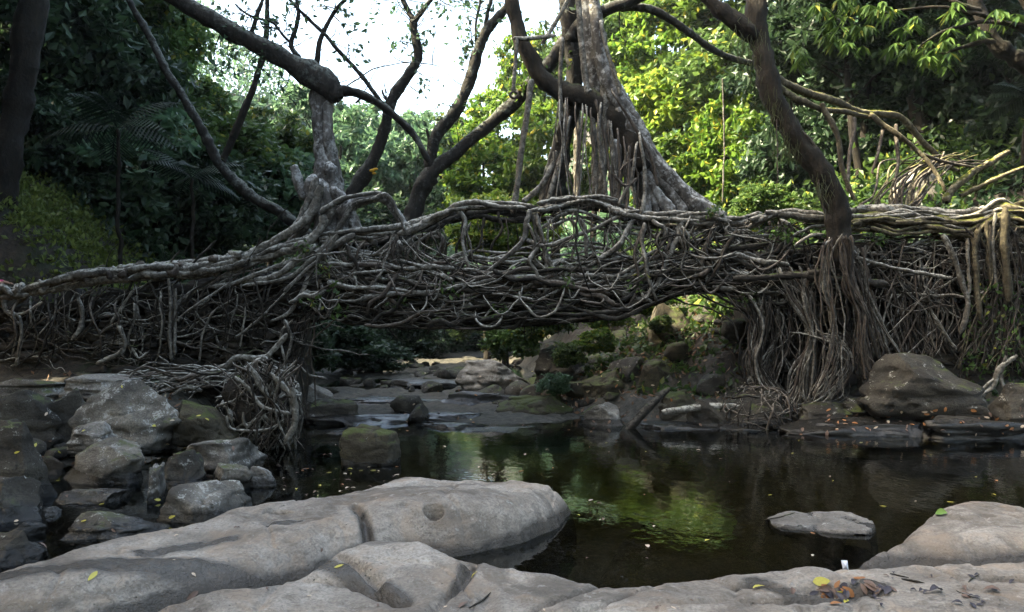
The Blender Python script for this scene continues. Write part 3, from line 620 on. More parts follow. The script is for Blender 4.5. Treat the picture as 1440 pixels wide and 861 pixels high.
# thin whiskers hanging from the underside
for k in range(46):
    x = R.uniform(410, 930); y = R.uniform(15.0, 16.3); b0 = deck_bot(x)-6; L = R.uniform(8, 34)
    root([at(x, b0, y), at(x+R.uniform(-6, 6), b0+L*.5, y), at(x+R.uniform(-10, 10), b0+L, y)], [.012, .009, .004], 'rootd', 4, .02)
for P in [[(925, 405), (960, 425), (985, 430), (1010, 440), (1030, 455), (1038, 480)], [(960, 400), (985, 415), (1020, 432), (1050, 437)], [(640, 440), (612, 452), (600, 470)], [(530, 445), (545, 462), (560, 478)]]:
    root(PR(P, 15.1), .018, 'rootd', 6, .03)
bundle_later = [([(428, 436), (418, 480), (408, 530), (412, 590)], 26, [16, 14, 16, 20], .014, ['rootd', 'rootd', 'rootb'], 15.2)]
# left wall roots
for k in range(70):
    x = R.uniform(-20, 400); top = rail_py(x)+R.uniform(4, 30); b_ = np.interp(x, [0, 200, 400], [510, 522, 500])+R.uniform(-50, 12); y = R.uniform(14.95, 15.2); d = R.gauss(0, 24)
    P = [at(x, top, y+.25), at(x+d*.3+R.uniform(-6, 6), top+(b_-top)*.3, y-.02), at(x+d*.6+R.uniform(-9, 9), top+(b_-top)*.65, y-R.uniform(.0, .1)), at(x+d, b_, y+.15)]
    r = R.choice([.007, .010, .014, .022]); root(P, [r*1.1, r, r*.9, r*.7], R.choice(['root', 'rootb', 'rootd', 'rootd']), 6, R.uniform(.02, .06), 3, .2)
for P, r in [([(237, 392), (240, 430), (239, 470), (241, 508)], .035), ([(247, 405), (247, 450), (246, 500)], .03), ([(110, 418), (116, 440), (113, 462), (100, 478)], .04), ([(186, 410), (172, 432), (155, 455)], .025),
             ([(165, 455), (176, 480), (168, 497), (150, 505), (135, 512)], .045), ([(5, 420), (8, 440), (25, 445), (30, 460), (28, 490), (22, 515)], .035), ([(60, 425), (30, 442), (8, 438)], .03),
             ([(330, 420), (300, 440), (285, 470), (280, 510)], .02), ([(345, 430), (342, 460), (337, 490)], .02), ([(320, 400), (260, 440), (250, 452)], .02), ([(425, 385), (390, 425), (350, 460), (330, 475)], .02),
             ([(400, 410), (440, 372), (460, 350)], .04), ([(425, 425), (437, 430), (434, 412), (426, 412)], .03), ([(380, 500), (365, 505), (335, 503), (315, 515), (300, 522), (270, 540), (240, 552)], .06),
             ([(405, 470), (385, 492), (372, 504), (345, 506)], .05), ([(400, 450), (410, 480), (400, 520), (405, 560)], .03), ([(412, 450), (395, 470), (400, 505), (412, 540)], .025)]:
    root(PR(P, 15.0), r, 'root', 7, .02, 3, .25)
for k in range(170):   # dark woven mass over the left wall
    x = R.uniform(-30, 400); L = R.uniform(30, 130); y0 = R.uniform(rail_py(x)+12, 515); y = R.uniform(15.05, 15.25); s_ = R.gauss(0, 40)
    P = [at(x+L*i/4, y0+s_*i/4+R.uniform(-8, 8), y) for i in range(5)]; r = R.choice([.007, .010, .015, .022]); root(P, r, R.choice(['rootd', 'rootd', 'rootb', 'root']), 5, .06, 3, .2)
# left root mat (flat, on the ledge) and root ball
for k in range(60):
    x = R.uniform(205, 400); y0 = R.uniform(518, 552); y = R.uniform(12.4, 13.6); L = R.uniform(30, 100)
    P = [at(x, y0, y), at(x-L*.3, y0+R.uniform(-6, 9), y-.1), at(x-L*.7, y0+R.uniform(-8, 12), y-.15), at(x-L, y0+R.uniform(-5, 22), y-.2)]
    r = R.choice([.012, .016, .024, .034]); root(P, [r, r, r*.8, r*.6], R.choice(['root', 'root', 'rootb', 'rootd']), 6, .04, 3, .2)
bc = at(366, 578, 12.4); br_ = np.array([.52, .45, .66])
v, f = rock_mesh(bc, br_*.9, 77, 4, .3, .5, 3); mb = MB(); mb.add(v, t=f); mb.build('root_ball_core', M['soil'], BR)
for k in range(170):
    th = R.uniform(-2.9, .5); ph = R.uniform(-1.0, 1.3); P = []
    dth, dph = R.gauss(0, .42), R.gauss(-.12, .36); o_ = R.uniform(-.25, .12)
    for i in range(5):
        q_ = 1.0+o_+R.uniform(0, .22); P.append(bc+br_*q_*np.array([math.cos(th)*math.cos(ph), math.sin(th)*math.cos(ph), math.sin(ph)])); th += dth*R.uniform(.3, 1); ph += dph*R.uniform(.3, 1)
    r = R.choice([.006, .009, .013, .02, .03]); root(P, [r, r*1.1, r, r*.8, r*.5], R.choice(['root', 'root', 'rootb', 'rootd']), 6, .07, 4, .2, show=1.2)
bundle([(372, 512), (380, 545), (385, 585), (380, 630)], 34, [26, 24, 26, 30], .013, ['root', 'rootb', 'rootd'], 11.95, .15)
for P, r in [([(410, 545), (414, 570), (412, 600), (400, 625)], .05), ([(318, 585), (325, 602), (345, 606), (380, 604), (400, 590)], .025), ([(322, 575), (326, 595)], .035), ([(342, 580), (343, 596), (350, 600), (356, 590)], .025),
             ([(355, 520), (366, 540), (378, 560)], .04), ([(330, 530), (350, 545), (365, 570), (390, 580), (408, 582)], .03), ([(380, 525), (400, 545), (410, 560)], .045)]:
    root(PR(P, 11.85), r, 'root', 7, .02, 3, .25, show=1.5)
# right column and hanging bundles
bundle([(1060, 415), (1070, 460), (1062, 510), (1085, 560), (1110, 590)], 40, [18, 9, 8, 14, 26], .019, ['root', 'rootb', 'rootd'], 15.1)
bundle([(1095, 400), (1100, 450), (1092, 510), (1060, 560), (1045, 585)], 30, [18, 18, 16, 20, 26], .016, ['root', 'rootb', 'rootd'], 15.2)
bundle([(1100, 380), (1125, 420), (1140, 470), (1130, 530), (1120, 580)], 40, [20, 12, 8, 10, 22], .02, ['root', 'root', 'rootb'], 14.95)
bundle([(1172, 335), (1164, 360), (1162, 400), (1172, 450), (1172, 500), (1160, 560)], 14, [6, 7, 7, 7, 8, 16], .02, ['root', 'rootb'], 14.42)
bundle([(1182, 335), (1186, 360), (1194, 400), (1210, 440), (1213, 490), (1225, 535)], 26, [5, 6, 7, 7, 9, 14], .02, ['rootb', 'rootd', 'rootb'], 14.36, .1)
bundle([(1205, 350), (1215, 395), (1225, 430), (1250, 500)], 12, [8, 8, 8, 16], .024, ['rootb', 'root'], 14.8)
bundle([(1150, 470), (1180, 485), (1190, 520), (1160, 560), (1125, 585)], 18, [14, 9, 10, 12, 18], .018, ['rootb', 'root'], 14.9)
bundle([(1420, 320), (1424, 380), (1420, 440), (1415, 520)], 34, [26, 26, 28, 34], .016, ['rootb', 'rootb', 'rootm', 'rootd'], 14.95)
bundle([(1300, 350), (1303, 400), (1306, 450), (1310, 500)], 22, [24, 22, 22, 28], .018, ['rootb', 'rootd', 'root'], 15.2)
bundle([(1380, 330), (1388, 380), (1385, 430), (1370, 500)], 18, [28, 22, 22, 34], .02, ['rootb', 'root', 'rootm'], 15.1)
bundle([(1250, 340), (1262, 400), (1268, 450), (1262, 510)], 18, [26, 18, 18, 26], .018, ['rootb', 'rootd'], 15.25)
for b_ in bundle_later: bundle(*b_)
bundle([(1290, 340), (1294, 390), (1300, 440), (1296, 500)], 16, [50, 48, 46, 50], .014, ['root', 'rootb'], 14.95)
for k in range(120):
    x = R.uniform(1070, 1450); top = R.uniform(315, 420); b_ = top+R.uniform(50, 150); d = R.gauss(0, 34); y = R.uniform(15.1, 15.4)
    P = [at(x, top, y), at(x+d*.3+R.uniform(-16, 16), top+(b_-top)*.35, y-.1), at(x+d*.7+R.uniform(-16, 16), top+(b_-top)*.7, y-.1), at(x+d, min(b_, 560), y)]
    r = R.choice([.010, .014, .02]); root(P, r, R.choice(['rootd', 'rootb', 'root', 'rootd']), 5, .05, 3, .2)
bn = at(1062, 574, 15.0)-np.array([0, .05, .12]); bnr = np.array([.68, .58, .5])
for k in range(90):    # net on the boulder at the column's foot
    th = R.uniform(-3.0, .2); ph = R.uniform(-.2, 1.4); dth, dph = R.gauss(0, .3), R.gauss(-.12, .25); P = []
    for i in range(5):
        q_ = 1.03+R.uniform(0, .1); P.append(bn+bnr*q_*np.array([math.cos(th)*math.cos(ph), math.sin(th)*math.cos(ph), math.sin(ph)])); th += dth*R.uniform(.3, 1); ph += dph*R.uniform(.3, 1)
    r = R.choice([.006, .009, .013, .018]); root(P, [r, r*1.1, r, r*.8, r*.5], R.choice(['rootd', 'rootb', 'rootb']), 6, .05, 3.5)
for k in range(110):   # long strands on the wall between rail and deck, right half
    x = R.uniform(1040, 1400); L = R.uniform(50, 180); y0 = R.uniform(318, 425); s_ = R.uniform(-45, 35); y = R.uniform(15.0, 15.3)
    P = [at(x+L*i/4, y0+s_*i/4+R.uniform(-8, 8), y) for i in range(5)]
    r = R.choice([.010, .014, .02, .03]); root(P, r, R.choice(['root', 'rootb', 'rootd', 'rootd']), 6, .06, 2.5, .2)
for P, r, m_ in [([(1414, 292), (1412, 340), (1415, 380), (1418, 425)], .08, 'rootm'), ([(1376, 322), (1370, 350), (1374, 400), (1378, 450)], .05, 'rootm'), ([(1388, 310), (1390, 350), (1394, 400)], .035, 'rootm'), ([(1400, 300), (1396, 350), (1402, 410)], .03, 'root'),
              ([(1325, 330), (1340, 360), (1352, 395), (1362, 430), (1350, 470)], .05, 'root'), ([(1446, 320), (1444, 380)], .06, 'rootm'), ([(1361, 335), (1362, 380), (1362, 415)], .03, 'root'),
              ([(1205, 362), (1250, 375), (1300, 385), (1340, 392)], .035, 'root'), ([(1118, 345), (1140, 332), (1160, 330)], .03, 'root'), ([(1430, 500), (1405, 520), (1395, 545), (1372, 560)], .05, 'root'),
              ([(1415, 500), (1408, 530), (1418, 555)], .04, 'root'), ([(1402, 530), (1385, 545), (1375, 572)], .03, 'root'), ([(1100, 385), (1180, 395), (1250, 400)], .07, 'rootd'),
              ([(1310, 440), (1330, 470), (1345, 492)], .03, 'root'), ([(1030, 392), (1120, 388), (1190, 380)], .06, 'rootd')]:
    root(PR(P, 14.75), r, m_, 8, .02, 3, .2)
ROOTS.sort(key=lambda t_: -t_[0])
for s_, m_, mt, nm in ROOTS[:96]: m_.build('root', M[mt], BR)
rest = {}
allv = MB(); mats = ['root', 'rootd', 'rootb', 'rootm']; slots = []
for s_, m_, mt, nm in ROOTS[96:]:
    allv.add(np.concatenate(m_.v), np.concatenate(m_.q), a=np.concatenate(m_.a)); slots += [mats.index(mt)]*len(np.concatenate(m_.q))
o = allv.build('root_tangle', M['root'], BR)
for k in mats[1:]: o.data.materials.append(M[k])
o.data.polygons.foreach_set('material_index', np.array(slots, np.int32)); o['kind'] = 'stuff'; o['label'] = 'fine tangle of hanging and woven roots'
print('roots', len(ROOTS))

# ------------------------------------------------------------------ trees of the bridge
def tree_part(e, name, pts, rpx, mat, Y=15.5, sides=12, wob=.03, wf=1.2, bump=.16, flute=0, **kw):
    Ys = [p_[2] if len(p_) > 2 else Y for p_ in pts]
    rr_ = np.mean(rpx)*Ys[0]/K; m_ = MB(); tube(m_, [at(p_[0], p_[1], y) for p_, y in zip(pts, Ys)], [r*(.88 if mat == 'dark' else 1)*Ys[0]/K for r in rpx], sides=max(sides, 7 if rr_ < .03 else 18 if rr_ > .06 else 10), wob=wob*1.3, wf=wf*1.3, bump=bump*1.5, flute=max(flute, .1 if rr_ > .06 else 0), kink=.16, step=max(.035, rr_*.55), **kw); return m_.build(name, M[mat], e)
def leaves_mb(m_, P, size, droop=.35, elong=1.9, rs=RS, cup=.15):
    n = len(P); s = size*rs.uniform(.6, 1.25, n)[:, None]
    d = rs.normal(size=(n, 3)); d[:, 2] -= droop; d /= np.linalg.norm(d, axis=1)[:, None]
    u = np.cross(d, rs.normal(size=(n, 3))+np.array([0, 0, 1.2])); u /= np.linalg.norm(u, axis=1)[:, None]+1e-9
    nn = np.cross(u, d)
    a = P; b = P+d*s*elong*.5+u*s*.5-nn*s*cup; c = P+d*s*elong; e = P+d*s*elong*.5-u*s*.5-nn*s*cup
    V = np.stack([a, b, c, e], 1).reshape(-1, 3); q = np.arange(n*4).reshape(n, 4)
    m_.add(V, q, a=np.repeat(rs.uniform(0, 1, n), 4))
T1 = empty('left_fig_tree', at(458, 340, 15.5), 'pale gnarled fig tree at the left end of the bridge with a long upper limb', 'tree')
tree_part(T1, 'trunk', [(466, 345), (462, 300), (459, 250), (455, 200), (451, 160), (451, 138), (452, 122)], [22, 19, 17, 14, 13.5, 15, 13], 'fig', 15.5, 16, .05, 1, .2, .25)
tree_part(T1, 'trunk', [(480, 345, 15.6), (476, 290, 15.55), (468, 240, 15.5), (462, 190, 15.4), (461, 150, 15.45), (459, 122, 15.5)], [11, 12, 10, 8, 8, 7], 'fig', 15.5, 12, .05, 1, .2)
tree_part(T1, 'branch', [(478, 140), (462, 122), (438, 106), (405, 88), (355, 60), (300, 28), (250, 0), (200, -30)], [13, 21, 21, 16, 14, 14, 13, 12], 'dark', 15.36, 14)
tree_part(T1, 'branch', [(445, 112), (475, 126), (500, 130), (535, 147), (562, 168), (585, 192), (603, 228)], [10, 9, 7, 6, 5.5, 5, 5], 'dark', 15.4, 10)
for P in ([(458, 270), (462, 310), (455, 345)], [(448, 265), (433, 310), (405, 345)], [(440, 255), (428, 275), (415, 242), (413, 235)], [(470, 270), (495, 300), (510, 335)], [(478, 300), (500, 285), (530, 275), (548, 282), (558, 300), (572, 322)],
          [(452, 280), (446, 320), (440, 350)], [(485, 290), (480, 330), (470, 360)], [(465, 240), (480, 285), (500, 320), (530, 345)]):
    P = [(P[0][0]+2, P[0][1]-8, 15.6)]+P if P[0][0] > 436 else P
    tree_part(T1, 'buttress_root', P, np.concatenate([[3], np.linspace(9, 5, len(P)-1)]), 'fig', 15.3, 8, .04, 1.5, .25)
for P, r in (([(445, 100), (450, 60), (467, 22), (492, -8)], 4.5), ([(422, 82), (411, 62), (420, 30), (416, -8)], 4.5), ([(540, 148), (510, 108), (468, 62), (430, 22), (395, -15)], 4), ([(411, 62), (385, 35), (350, 20), (330, 5)], 2.5),
             ([(480, 128), (500, 112), (530, 95), (575, 90), (620, 94)], 1.3), ([(500, 145), (515, 130)], 2), ([(348, 56), (362, 20), (372, -10)], 4)):
    tree_part(T1, 'branch', P, np.linspace(r, r*.6, len(P)), 'dark', 15.5, 7, .05, 1.5)
def leaf_cloud(e, name, spots, n, size, mat, spread=.35, droop=.5):
    m_ = MB(); P = []; tw = MB(); bv = [np.array([v.co[:] for v in ch.data.vertices])+np.array(e.location) for ch in e.children if ch.name.startswith(('branch', 'trunk'))]; bv = np.concatenate(bv)[::5]
    for (px, py, Y) in spots:
        c = at(px, py, Y); b_ = bv[np.argmin(np.linalg.norm(bv-c, axis=1))]
        if np.linalg.norm(b_-c) < 1.3: tube(tw, [b_, (b_+c)/2+RS.normal(size=3)*.05, c], [.014, .009, .007], 5, bump=0)
        for k in range(6):
            t_ = c+RS.normal(size=3)*spread*1.2; md = (c+t_)/2+RS.normal(size=3)*.05; tube(tw, [c, md, t_], [.006, .005, .003], 4, bump=0)
            u_ = RS.uniform(.2, 1.05, max(3, n//6))[:, None]; P.append(c*(1-u_)+t_*u_+RS.normal(size=(len(u_), 3))*.035)
    tw.build('twigs', M['dark'], e)['kind'] = 'stuff'
    leaves_mb(m_, np.concatenate(P), size, droop); return m_.build(name, LM[mat], e, smooth=False)
leaf_cloud(T1, 'leaves', [(x, y, 15.5) for x, y in [(330, 20), (345, 40), (370, 35), (360, 70), (390, 30), (410, 15), (385, 75), (320, 70), (300, 90), (350, 100), (395, 125), (420, 130), (405, 60), (487, 35), (492, 70), (470, 12), (350, 10), (450, 5)]], 26, .075, 'blue', .28)

TB = empty('leaning_tree', at(500, 300, 15.9), 'slender lichened tree leaning right out of the left fig roots', 'tree')
tree_part(TB, 'trunk', [(485, 300), (505, 258), (528, 215), (543, 172), (552, 140), (572, 108), (588, 78), (583, 45), (582, 28)], [12, 12, 9.5, 9, 9, 8, 8, 6.5, 6], 'dark', 15.9, 12)
tree_part(TB, 'branch', [(582, 30), (572, 12), (562, -10)], [5, 4, 3.5], 'dark', 15.9, 8); tree_part(TB, 'branch', [(582, 30), (595, 12), (612, -8)], [5, 4, 3.5], 'dark', 15.9, 8)
tree_part(TB, 'branch', [(550, 148), (540, 135), (537, 125)], [3, 2, 1.5], 'dark', 15.9, 6)
leaf_cloud(TB, 'leaves', [(x, y, 15.9) for x, y in [(560, 8), (600, 12), (585, 50), (598, 60), (575, 60), (598, 108), (590, 125), (560, 60), (530, 2), (620, 5), (655, 8)]], 12, .07, 'blue', .2)
m_ = MB()
for dx, dz, r_ in ((-3, 0, .045), (2, 2, .04), (0, -4, .035)):
    v, f = rock_mesh(at(526+dx, 240-dz, 15.72), (r_*1.2, r_, r_*.6), 3+dx, 3, .1, .35, 0); m_.add(v, t=f)
m_.build('yellow_fungus', plain('yellow_fungus', (.45, .24, .01)), TB)

T2 = empty('forked_tree', at(575, 330, 16.6), 'brown forked tree growing behind the middle of the bridge', 'tree')
tree_part(T2, 'trunk', [(560, 345), (575, 312), (588, 278), (601, 250), (616, 234), (645, 212), (680, 182), (720, 148), (752, 112), (775, 88), (798, 52), (830, 28), (870, 8), (900, -8)], [20, 15, 14, 13, 12, 10, 10, 10, 12, 11, 10, 9, 8, 7], 'dark', 16.6, 14)
tree_part(T2, 'branch', [(606, 262), (605, 225), (614, 192), (640, 158), (656, 125), (668, 85), (682, 48), (700, 25), (722, 0), (735, -20)], [10, 9, 10, 10, 9, 9, 8, 7, 6, 5], 'dark', 16.6, 12)
tree_part(T2, 'branch', [(683, 50), (685, 20), (695, -10)], [4, 3, 3], 'dark', 16.6, 7); tree_part(T2, 'branch', [(672, 75), (668, 40), (675, 5), (670, -10)], [3, 2, 2, 2], 'dark', 16.6, 7)
tree_part(T2, 'branch', [(603, 238), (604, 200), (600, 180)], [4, 3, 2], 'dark', 16.6, 7)
leaf_cloud(T2, 'leaves', [(x, y, 16.6) for x, y in [(655, 68), (660, 60), (690, 10), (670, 5), (650, 72), (672, 55), (690, 35), (642, 150), (760, 110), (770, 115), (640, 3), (655, 25)]], 16, .075, 'blue', .22)
leaf_cloud(T2, 'epiphyte', [(x, y, 16.4) for x, y in [(750, 100), (762, 105), (745, 112), (735, 125)]], 40, .08, 'bright', .12, -.2)

def twiggery(e, n, ymin):
    bv = np.concatenate([np.array([v.co[:] for v in ch.data.vertices])+np.array(e.location) for ch in e.children if ch.name.startswith(('branch', 'trunk'))]); bv = bv[bv[:, 2] > ymin]; m_ = MB()
    for k in range(n):
        p_ = bv[R.randrange(len(bv))]; d = np.array([R.gauss(0, 1), R.gauss(0, .5), R.uniform(-.1, 1.3)]); d /= np.linalg.norm(d); L = R.uniform(.3, 1.0); P = [p_]
        for i in range(5):
            d = d+np.array([R.gauss(0, .3), R.gauss(0, .2), R.gauss(.05, .25)]); d /= np.linalg.norm(d); P.append(P[-1]+d*L/5)
            if i > 1 and R.random() < .7: q_ = P[-1]; dd = d+np.array([R.gauss(0, .7), R.gauss(0, .4), R.gauss(0, .6)]); tube(m_, [q_, q_+dd*L*.15, q_+dd*L*.28+np.array([0, 0, .03])], [.005, .004, .002], 4, bump=0)
        tube(m_, P, [.012, .010, .008, .006, .004, .003], 5, bump=0)
    m_.build('twigs', M['dark'], e)['kind'] = 'stuff'
twiggery(T1, 26, 6.2); twiggery(TB, 22, 5.5); twiggery(T2, 34, 5.0)
T3 = empty('great_fig_tree', at(880, 310, 15.9), 'great fig tree with sweeping pale buttress roots rising over the bridge', 'tree')
tree_part(T3, 'trunk', [(928, 318), (908, 262), (884, 215), (858, 172), (838, 120), (828, 60), (822, -20)], [30, 20, 18, 17, 13, 11, 11], 'fig', 16.0, 20, .06, .8, .2, .35)
tree_part(T3, 'trunk', [(778, 300, 16.6), (782, 250, 16.6), (792, 200, 16.5), (805, 150, 16.4), (808, 90, 16.3), (800, 30, 16.3), (798, -20, 16.3)], [24, 19, 15, 14, 13, 13, 13], 'dark', 16.5, 14, .05, .8, .15, .3)
tree_part(T3, 'branch', [(718, -15), (722, 25), (732, 55), (748, 82), (762, 108), (790, 128), (828, 142), (865, 165), (888, 205), (900, 250)], [9, 10, 11, 11, 12, 14, 17, 21, 26, 28], 'mossbark', 15.75, 14, .05)
tree_part(T3, 'branch', [(850, 12, 16.3), (880, 10, 16.3), (915, 14, 16.5), (960, 38, 16.8), (1010, 75, 17.2), (1060, 90, 17.6)], [8, 7, 6, 6, 5, 5], 'dark', 16.3, 8)
tree_part(T3, 'branch', [(800, 60, 16.2), (820, 30, 16.2), (870, 8, 16.0), (930, -15, 16)], [11, 11, 9, 8], 'dark', 16.2, 10)
for P, r in [([(835, -10), (842, 60), (852, 110), (878, 160), (912, 215), (960, 272), (1005, 308)], 11), ([(842, 70), (862, 120), (895, 170), (925, 225), (965, 270), (1020, 312)], 9),
             ([(850, 90), (870, 128), (900, 180), (930, 240), (980, 296)], 6), ([(868, 150), (893, 205), (915, 260), (945, 302)], 9), ([(885, 190), (905, 240), (912, 305)], 6),
             ([(905, 210), (935, 258), (965, 300)], 8), ([(858, 130), (885, 185), (905, 235), (925, 300)], 5), ([(845, 40), (858, 95), (884, 145), (910, 200)], 4.5), ([(866, 205), (868, 260), (864, 310)], 8), ([(880, 230), (880, 270), (876, 312)], 5)]:
    rr = np.linspace(r*.75, r, len(P))
    if P[0][1] > 60: P = [(P[0][0]-6, P[0][1]-10, 16.05)]+P; rr = np.concatenate([[r*.3], rr])
    tree_part(T3, 'buttress_root', P, rr, 'fig', 15.55, 9, .03, 1.2, .2)
AR = [([(812, -10), (818, 60), (824, 120), (829, 130)], 4.5, 15.3), ([(748, 112), (740, 170), (732, 225), (724, 285), (722, 300)], 4.5, 15.3), ([(727, 52), (724, 95), (721, 128)], 3, 15.2), ([(722, 54), (745, 55), (782, 50)], 3, 15.2),
      ([(802, -5), (780, 35), (762, 62)], 3, 15.3), ([(846, 35), (856, 80), (868, 118), (872, 135)], 3, 15.3), ([(848, 60), (852, 180), (848, 240), (846, 290)], 6, 15.6), ([(800, 170), (790, 220), (776, 262), (768, 300)], 3.5, 15.5),
      ([(845, 150), (842, 200), (850, 250), (852, 290)], 3, 15.2), ([(838, 140), (850, 190), (858, 250), (862, 290)], 2, 15.2), ([(868, 185), (872, 240), (870, 290)], 2.5, 15.2), ([(885, 205), (884, 250), (880, 295)], 2, 15.1),
      ([(900, 190), (906, 240), (905, 280), (900, 305)], 3, 15.1), ([(895, 205), (888, 250), (870, 290)], 3, 15.1), ([(790, 60), (788, 120), (790, 170)], 3, 15.6), ([(735, 285), (760, 262), (775, 235), (782, 212)], 4, 15.7),
      ([(832, 135), (836, 200), (838, 290)], 5, 15.7), ([(722, 128), (716, 134), (722, 139), (728, 133), (721, 128)], 2, 15.2), ([(806, -20, 17.5), (811, 100, 17.5), (812, 190, 17.5), (812, 240, 17.5), (812, 300, 17.5)], 5, 17.5),
      ([(872, 240), (885, 228), (900, 222)], 2, 15.1), ([(862, 245), (880, 262), (896, 250)], 2, 15.1), ([(862, 130), (890, 175), (915, 220), (925, 262)], 2.5, 15.2), ([(795, 200), (775, 250), (765, 290)], 2.5, 15.9), ([(800, 160), (796, 210), (772, 240)], 2.5, 15.9)]
for P, r, Y in AR:
    if 0 < P[0][1] < 250 and len(P[0]) == 2 and r > 2 and P[0][0] > 785: P = [(P[0][0]+1, P[0][1]-4, 15.85)]+P
    tree_part(T3, 'aerial_root', P, [r*min(1, .25+.35*q_) for q_ in range(len(P))] if len(P[0]) == 3 and P[0][1] > 60 else [r]*len(P), 'root' if r > 2.6 else 'rootb', Y, 7, .02, 1.5, .12)
for k in range(24):
    x = R.uniform(775, 910); x = min(x, 896); t0 = np.interp(x, [775, 828, 865, 888, 900], [125, 140, 160, 200, 240]); P = [(x+R.uniform(-2, 2), t0, 15.75), (x+R.uniform(-4, 4), t0+22, 15.45), (x+R.uniform(-8, 8), (t0+290)/2, 15.3), (x+R.uniform(-16, 16), 298, 15.2)]
    tree_part(T3, 'aerial_root', P, [.6, 1.2, 1.1, .9], R.choice(['root', 'rootb']), 15.3, 5, .04, 1.2, .1)
leaf_cloud(T3, 'leaves', [(x, y, 16.2) for x, y in [(790, 10), (760, 30), (800, 80), (880, 60)]], 14, .08, 'mid', .25)

T4 = empty('mossy_leaning_tree', at(1180, 340, 14.6), 'dark mossy trunk with hanging fern beards leaning over the right end of the bridge', 'tree')
tree_part(T4, 'trunk', [(1182, 375), (1182, 330), (1176, 285), (1155, 240), (1120, 195), (1094, 155), (1078, 110), (1068, 60), (1062, 20), (1064, -25)], [13, 16, 18, 17, 16, 15, 15, 13, 14, 16], 'mossbark', 14.6, 16, .06, 1, .25, .2)
tree_part(T4, 'branch', [(1065, 55), (1045, 38), (1018, 18), (985, -12)], [12, 12, 11, 9], 'mossbark', 14.6, 12, .04)
for P, r in [([(1085, 105, 14.8), (1115, 122, 15), (1160, 138, 15.3), (1210, 158, 15.8), (1262, 165, 16.2), (1290, 190, 16.4), (1325, 225, 16.6), (1350, 240, 17)], 6), ([(1088, 118, 14.8), (1140, 148, 15), (1190, 158, 15.4), (1225, 165, 15.8)], 5),
             ([(1222, 160, 15.6), (1260, 190, 15.6), (1300, 225, 15.6), (1330, 270, 15.5)], 4), ([(1155, 145, 15), (1175, 185, 14.9), (1185, 235, 14.8), (1202, 282, 14.7)], 4.5), ([(1200, 165, 15.4), (1197, 215, 15.2), (1192, 270, 14.9)], 3),
             ([(1245, 175, 15.7), (1235, 220, 15.5), (1228, 245, 15.4)], 2.5), ([(1260, 175, 15.9), (1262, 220, 15.7), (1255, 262, 15.5)], 3), ([(1330, 285, 15.8), (1350, 255, 16), (1385, 232, 16.2), (1420, 212, 16.4)], 6),
             ([(1350, 275, 16), (1390, 258, 16), (1445, 235, 16)], 4), ([(1290, 215, 15.6), (1330, 230, 15.8), (1370, 235, 16)], 2.5), ([(1100, 160, 14.5), (1150, 215, 14.5), (1150, 260, 14.5), (1160, 310, 14.5)], 2), ([(1092, 168, 14.4), (1091, 220, 14.4), (1092, 265, 14.4)], 1)]:
    tree_part(T4, 'aerial_root', P, np.linspace(r, r*.65, len(P)), 'rootm' if r > 3.5 else 'rootb', 15, 8, .06, 1.2, .2)
for k in range(26):
    x = R.uniform(1205, 1290); P = [(x, R.uniform(288, 300), 15.4), (x+R.uniform(0, 25), 270-R.uniform(0, 15), 15.5), (x+R.uniform(25, 70), 240-R.uniform(0, 20), 15.8), (x+R.uniform(60, 110), 222-R.uniform(-15, 10), 16.2)]
    tree_part(T4, 'aerial_root', P, [1.8, 1.6, 1.3, .8], R.choice(['rootm', 'rootb']), 15.4, 5, .08, 1.5, .1)
def beard(e, spots, n, L):
    m_ = MB()
    for (px, py, Y) in spots:
        for k in range(n):
            a_ = at(px+R.gauss(0, 8), py+R.gauss(0, 12), Y-R.uniform(.0, .25)); l_ = L*R.uniform(.4, 1.2)
            b_ = a_+np.array([R.gauss(0, .05), R.gauss(0, .05), -l_]); mid = (a_+b_)/2+np.array([R.gauss(0, .04), R.gauss(0, .04), 0]); w_ = np.array([.005, .002, 0])
            m_.add(np.array([a_-w_, a_+w_, mid+w_, mid-w_, b_, ]), [(0, 1, 2, 3)], [(3, 2, 4)], a=np.full(5, R.random()))
    m_.build('fern_beard', LM['fern'], e, smooth=False)
beard(T4, [(1090, 140, 14.6), (1078, 140, 14.6), (1100, 150, 14.6), (1115, 195, 14.6), (1098, 190, 14.6), (1050, 55, 14.6), (1070, 50, 14.6), (1040, 45, 14.6), (1060, 90, 14.6), (1108, 205, 14.6), (1150, 260, 14.5), (1165, 260, 14.5)], 26, .34)

# ------------------------------------------------------------------ forest
def crown_mesh(n_clump, n_leaf, size, rad, mat, seed, sig=.32, droop=.4):
    rs = np.random.RandomState(seed); P = []
    c = rs.normal(size=(n_clump, 3)); c /= np.linalg.norm(c, axis=1)[:, None]; c *= (rs.uniform(.25, 1, n_clump)**.5)[:, None]
    c[:, 2] *= .95; c *= (1+.25*vn(c, 1.6, seed))[:, None]
    for k in range(n_clump):
        s = sig*rs.uniform(.55, 1.3); p_ = rs.normal(size=(n_leaf, 3))*s*np.array([1, 1, .55]); P.append(c[k]*rad+p_)
    m_ = MB(); leaves_mb(m_, np.concatenate(P), size, droop, rs=rs); return m_
CROWN = {}
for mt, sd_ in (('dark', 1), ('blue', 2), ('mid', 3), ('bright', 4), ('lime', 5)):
    CROWN[mt] = [crown_mesh(95, 85, .16, 2.0, mt, sd_*10+k, sig=.2).mesh('crown', LM[mt], smooth=False) for k in range(2)]
